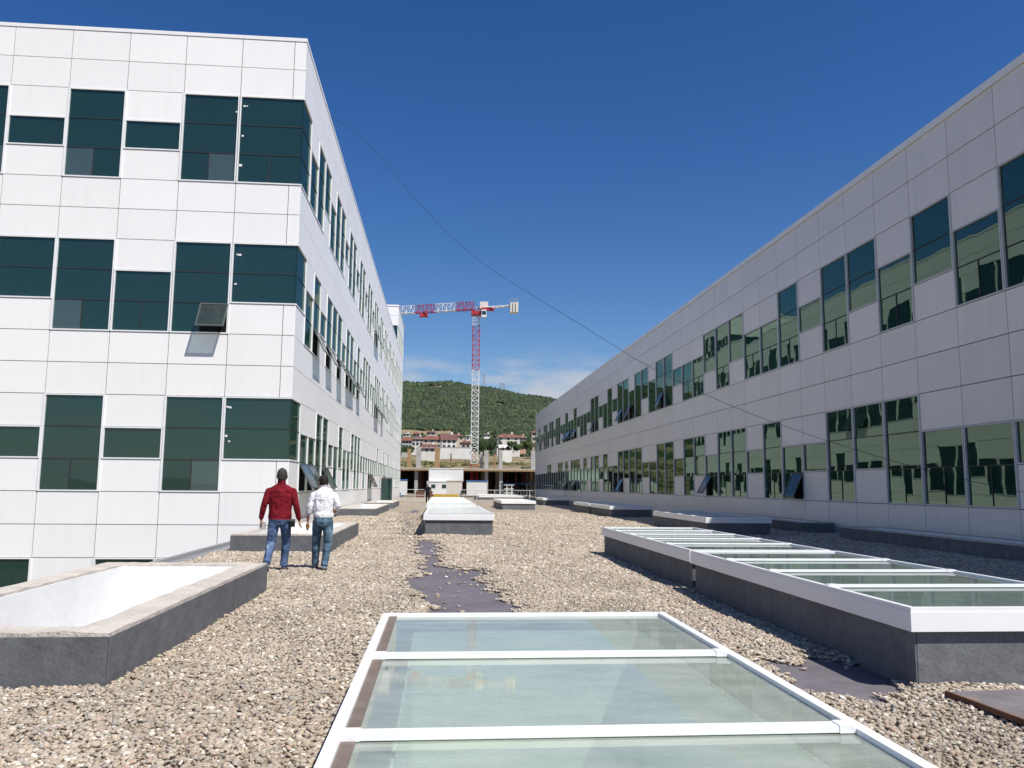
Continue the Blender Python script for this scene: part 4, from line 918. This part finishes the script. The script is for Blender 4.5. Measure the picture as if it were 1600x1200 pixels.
# forest on the hill
n = 130000
tx = rng.uniform(-1, 1, n); ty = 335+(1120-335)*rng.uniform(0, 1, n)**1.1
tx = tx*(60+ty*.26)+ty*.045
clear = fbm(tx, ty, 70.)+.5*fbm(tx+300, ty, 31.)
ok = (clear < .78) & ((ty > 365) | (rng.uniform(0, 1, n) < .35))
tx, ty = tx[ok], ty[ok]; tz = hgt(tx, ty)
sz = rng.uniform(1.0, 2.3, len(tx))*np.clip((ty-180)/620, .42, 1.0)*np.clip(1+.25*fbm(tx, ty, 90.), .7, 1.4)
M_fa = leaf_mat('forest_green', (.050, .070, .034), .35); M_fb = leaf_mat('forest_dark', (.036, .052, .029), .3); M_fc = leaf_mat('forest_light', (.060, .094, .038), .3)
scatter_object('hillside_forest', np.stack([tx, ty, tz+sz*.7], -1), sz, [M_fa, M_fb, M_fa, M_fc], .15,
    [(2, 1.0, 1.6, (1, 1, 1.25)), (2, 1.2, 1.5, (.9, .9, 1.6)), (2, 1.1, 2.0, (1.1, 1.0, 1.0)), (2, 1.3, 1.8, (1, 1, 1.3))], 1.0,
    dict(kind='stuff', label='dense green woodland covering the hill', category='forest'))
# scrub on the slope below the houses
n = 2600
tx = rng.uniform(-45, 75, n); ty = rng.uniform(204, 262, n); tz = hgt(tx, ty); sz = rng.uniform(.35, 1.0, n)
keepm = fbm(tx, ty, 17.) > -.25
M_sc = leaf_mat('dry_scrub', (.16, .145, .06), .35); M_sc2 = leaf_mat('green_scrub', (.085, .10, .04), .3)
scatter_object('slope_scrub', np.stack([tx, ty, tz+.2], -1)[keepm], sz[keepm], [M_sc, M_sc2], .2, [(2, 1.1, 1.7, (1.3, 1.3, .8)), (2, 1.1, 1.9, (1.2, 1.1, .9)), (2, 1.2, 1.4, (1.2, 1.4, .7))], 1.0,
    dict(kind='stuff', label='dry scrub on the slope below the houses', category='scrub'))
# power pylons on the ridge
M_pyl = mat('pylon_steel', (.30, .30, .31), .6, .3)
for px, h_, lb in ((755.5, 20, 'lattice pylon on the ridge just right of the crane mast'), (782, 13, 'left of the two small pylons on the ridge'), (787, 13, 'right of the two small pylons on the ridge')):
    a = at_px(px, 620, 985.); z0 = Zg_(a.x, 985.)
    root = thing('power_pylon', lb, 'pylon', (a.x, 985., z0), 0, 'pylons on the ridge')
    s = MB()
    for sx in (-1, 1):
        for sy in (-1, 1): s.bar((sx*2, sy*2, 0), (sx*.3, sy*.3, h_), .16)
    for k in range(5): z = h_*k/5; q = 2-1.7*k/5; s.bar((-q, -q, z), (q*.75, -q*.75, z+h_/5), .1); s.bar((q, -q, z), (-q*.75, -q*.75, z+h_/5), .1)
    s.build('tower', M_pyl, root)
    for z in (.75, .9): MB().bar((-3.2, 0, h_*z), (3.2, 0, h_*z), .14).build('cross_arm', M_pyl, root)
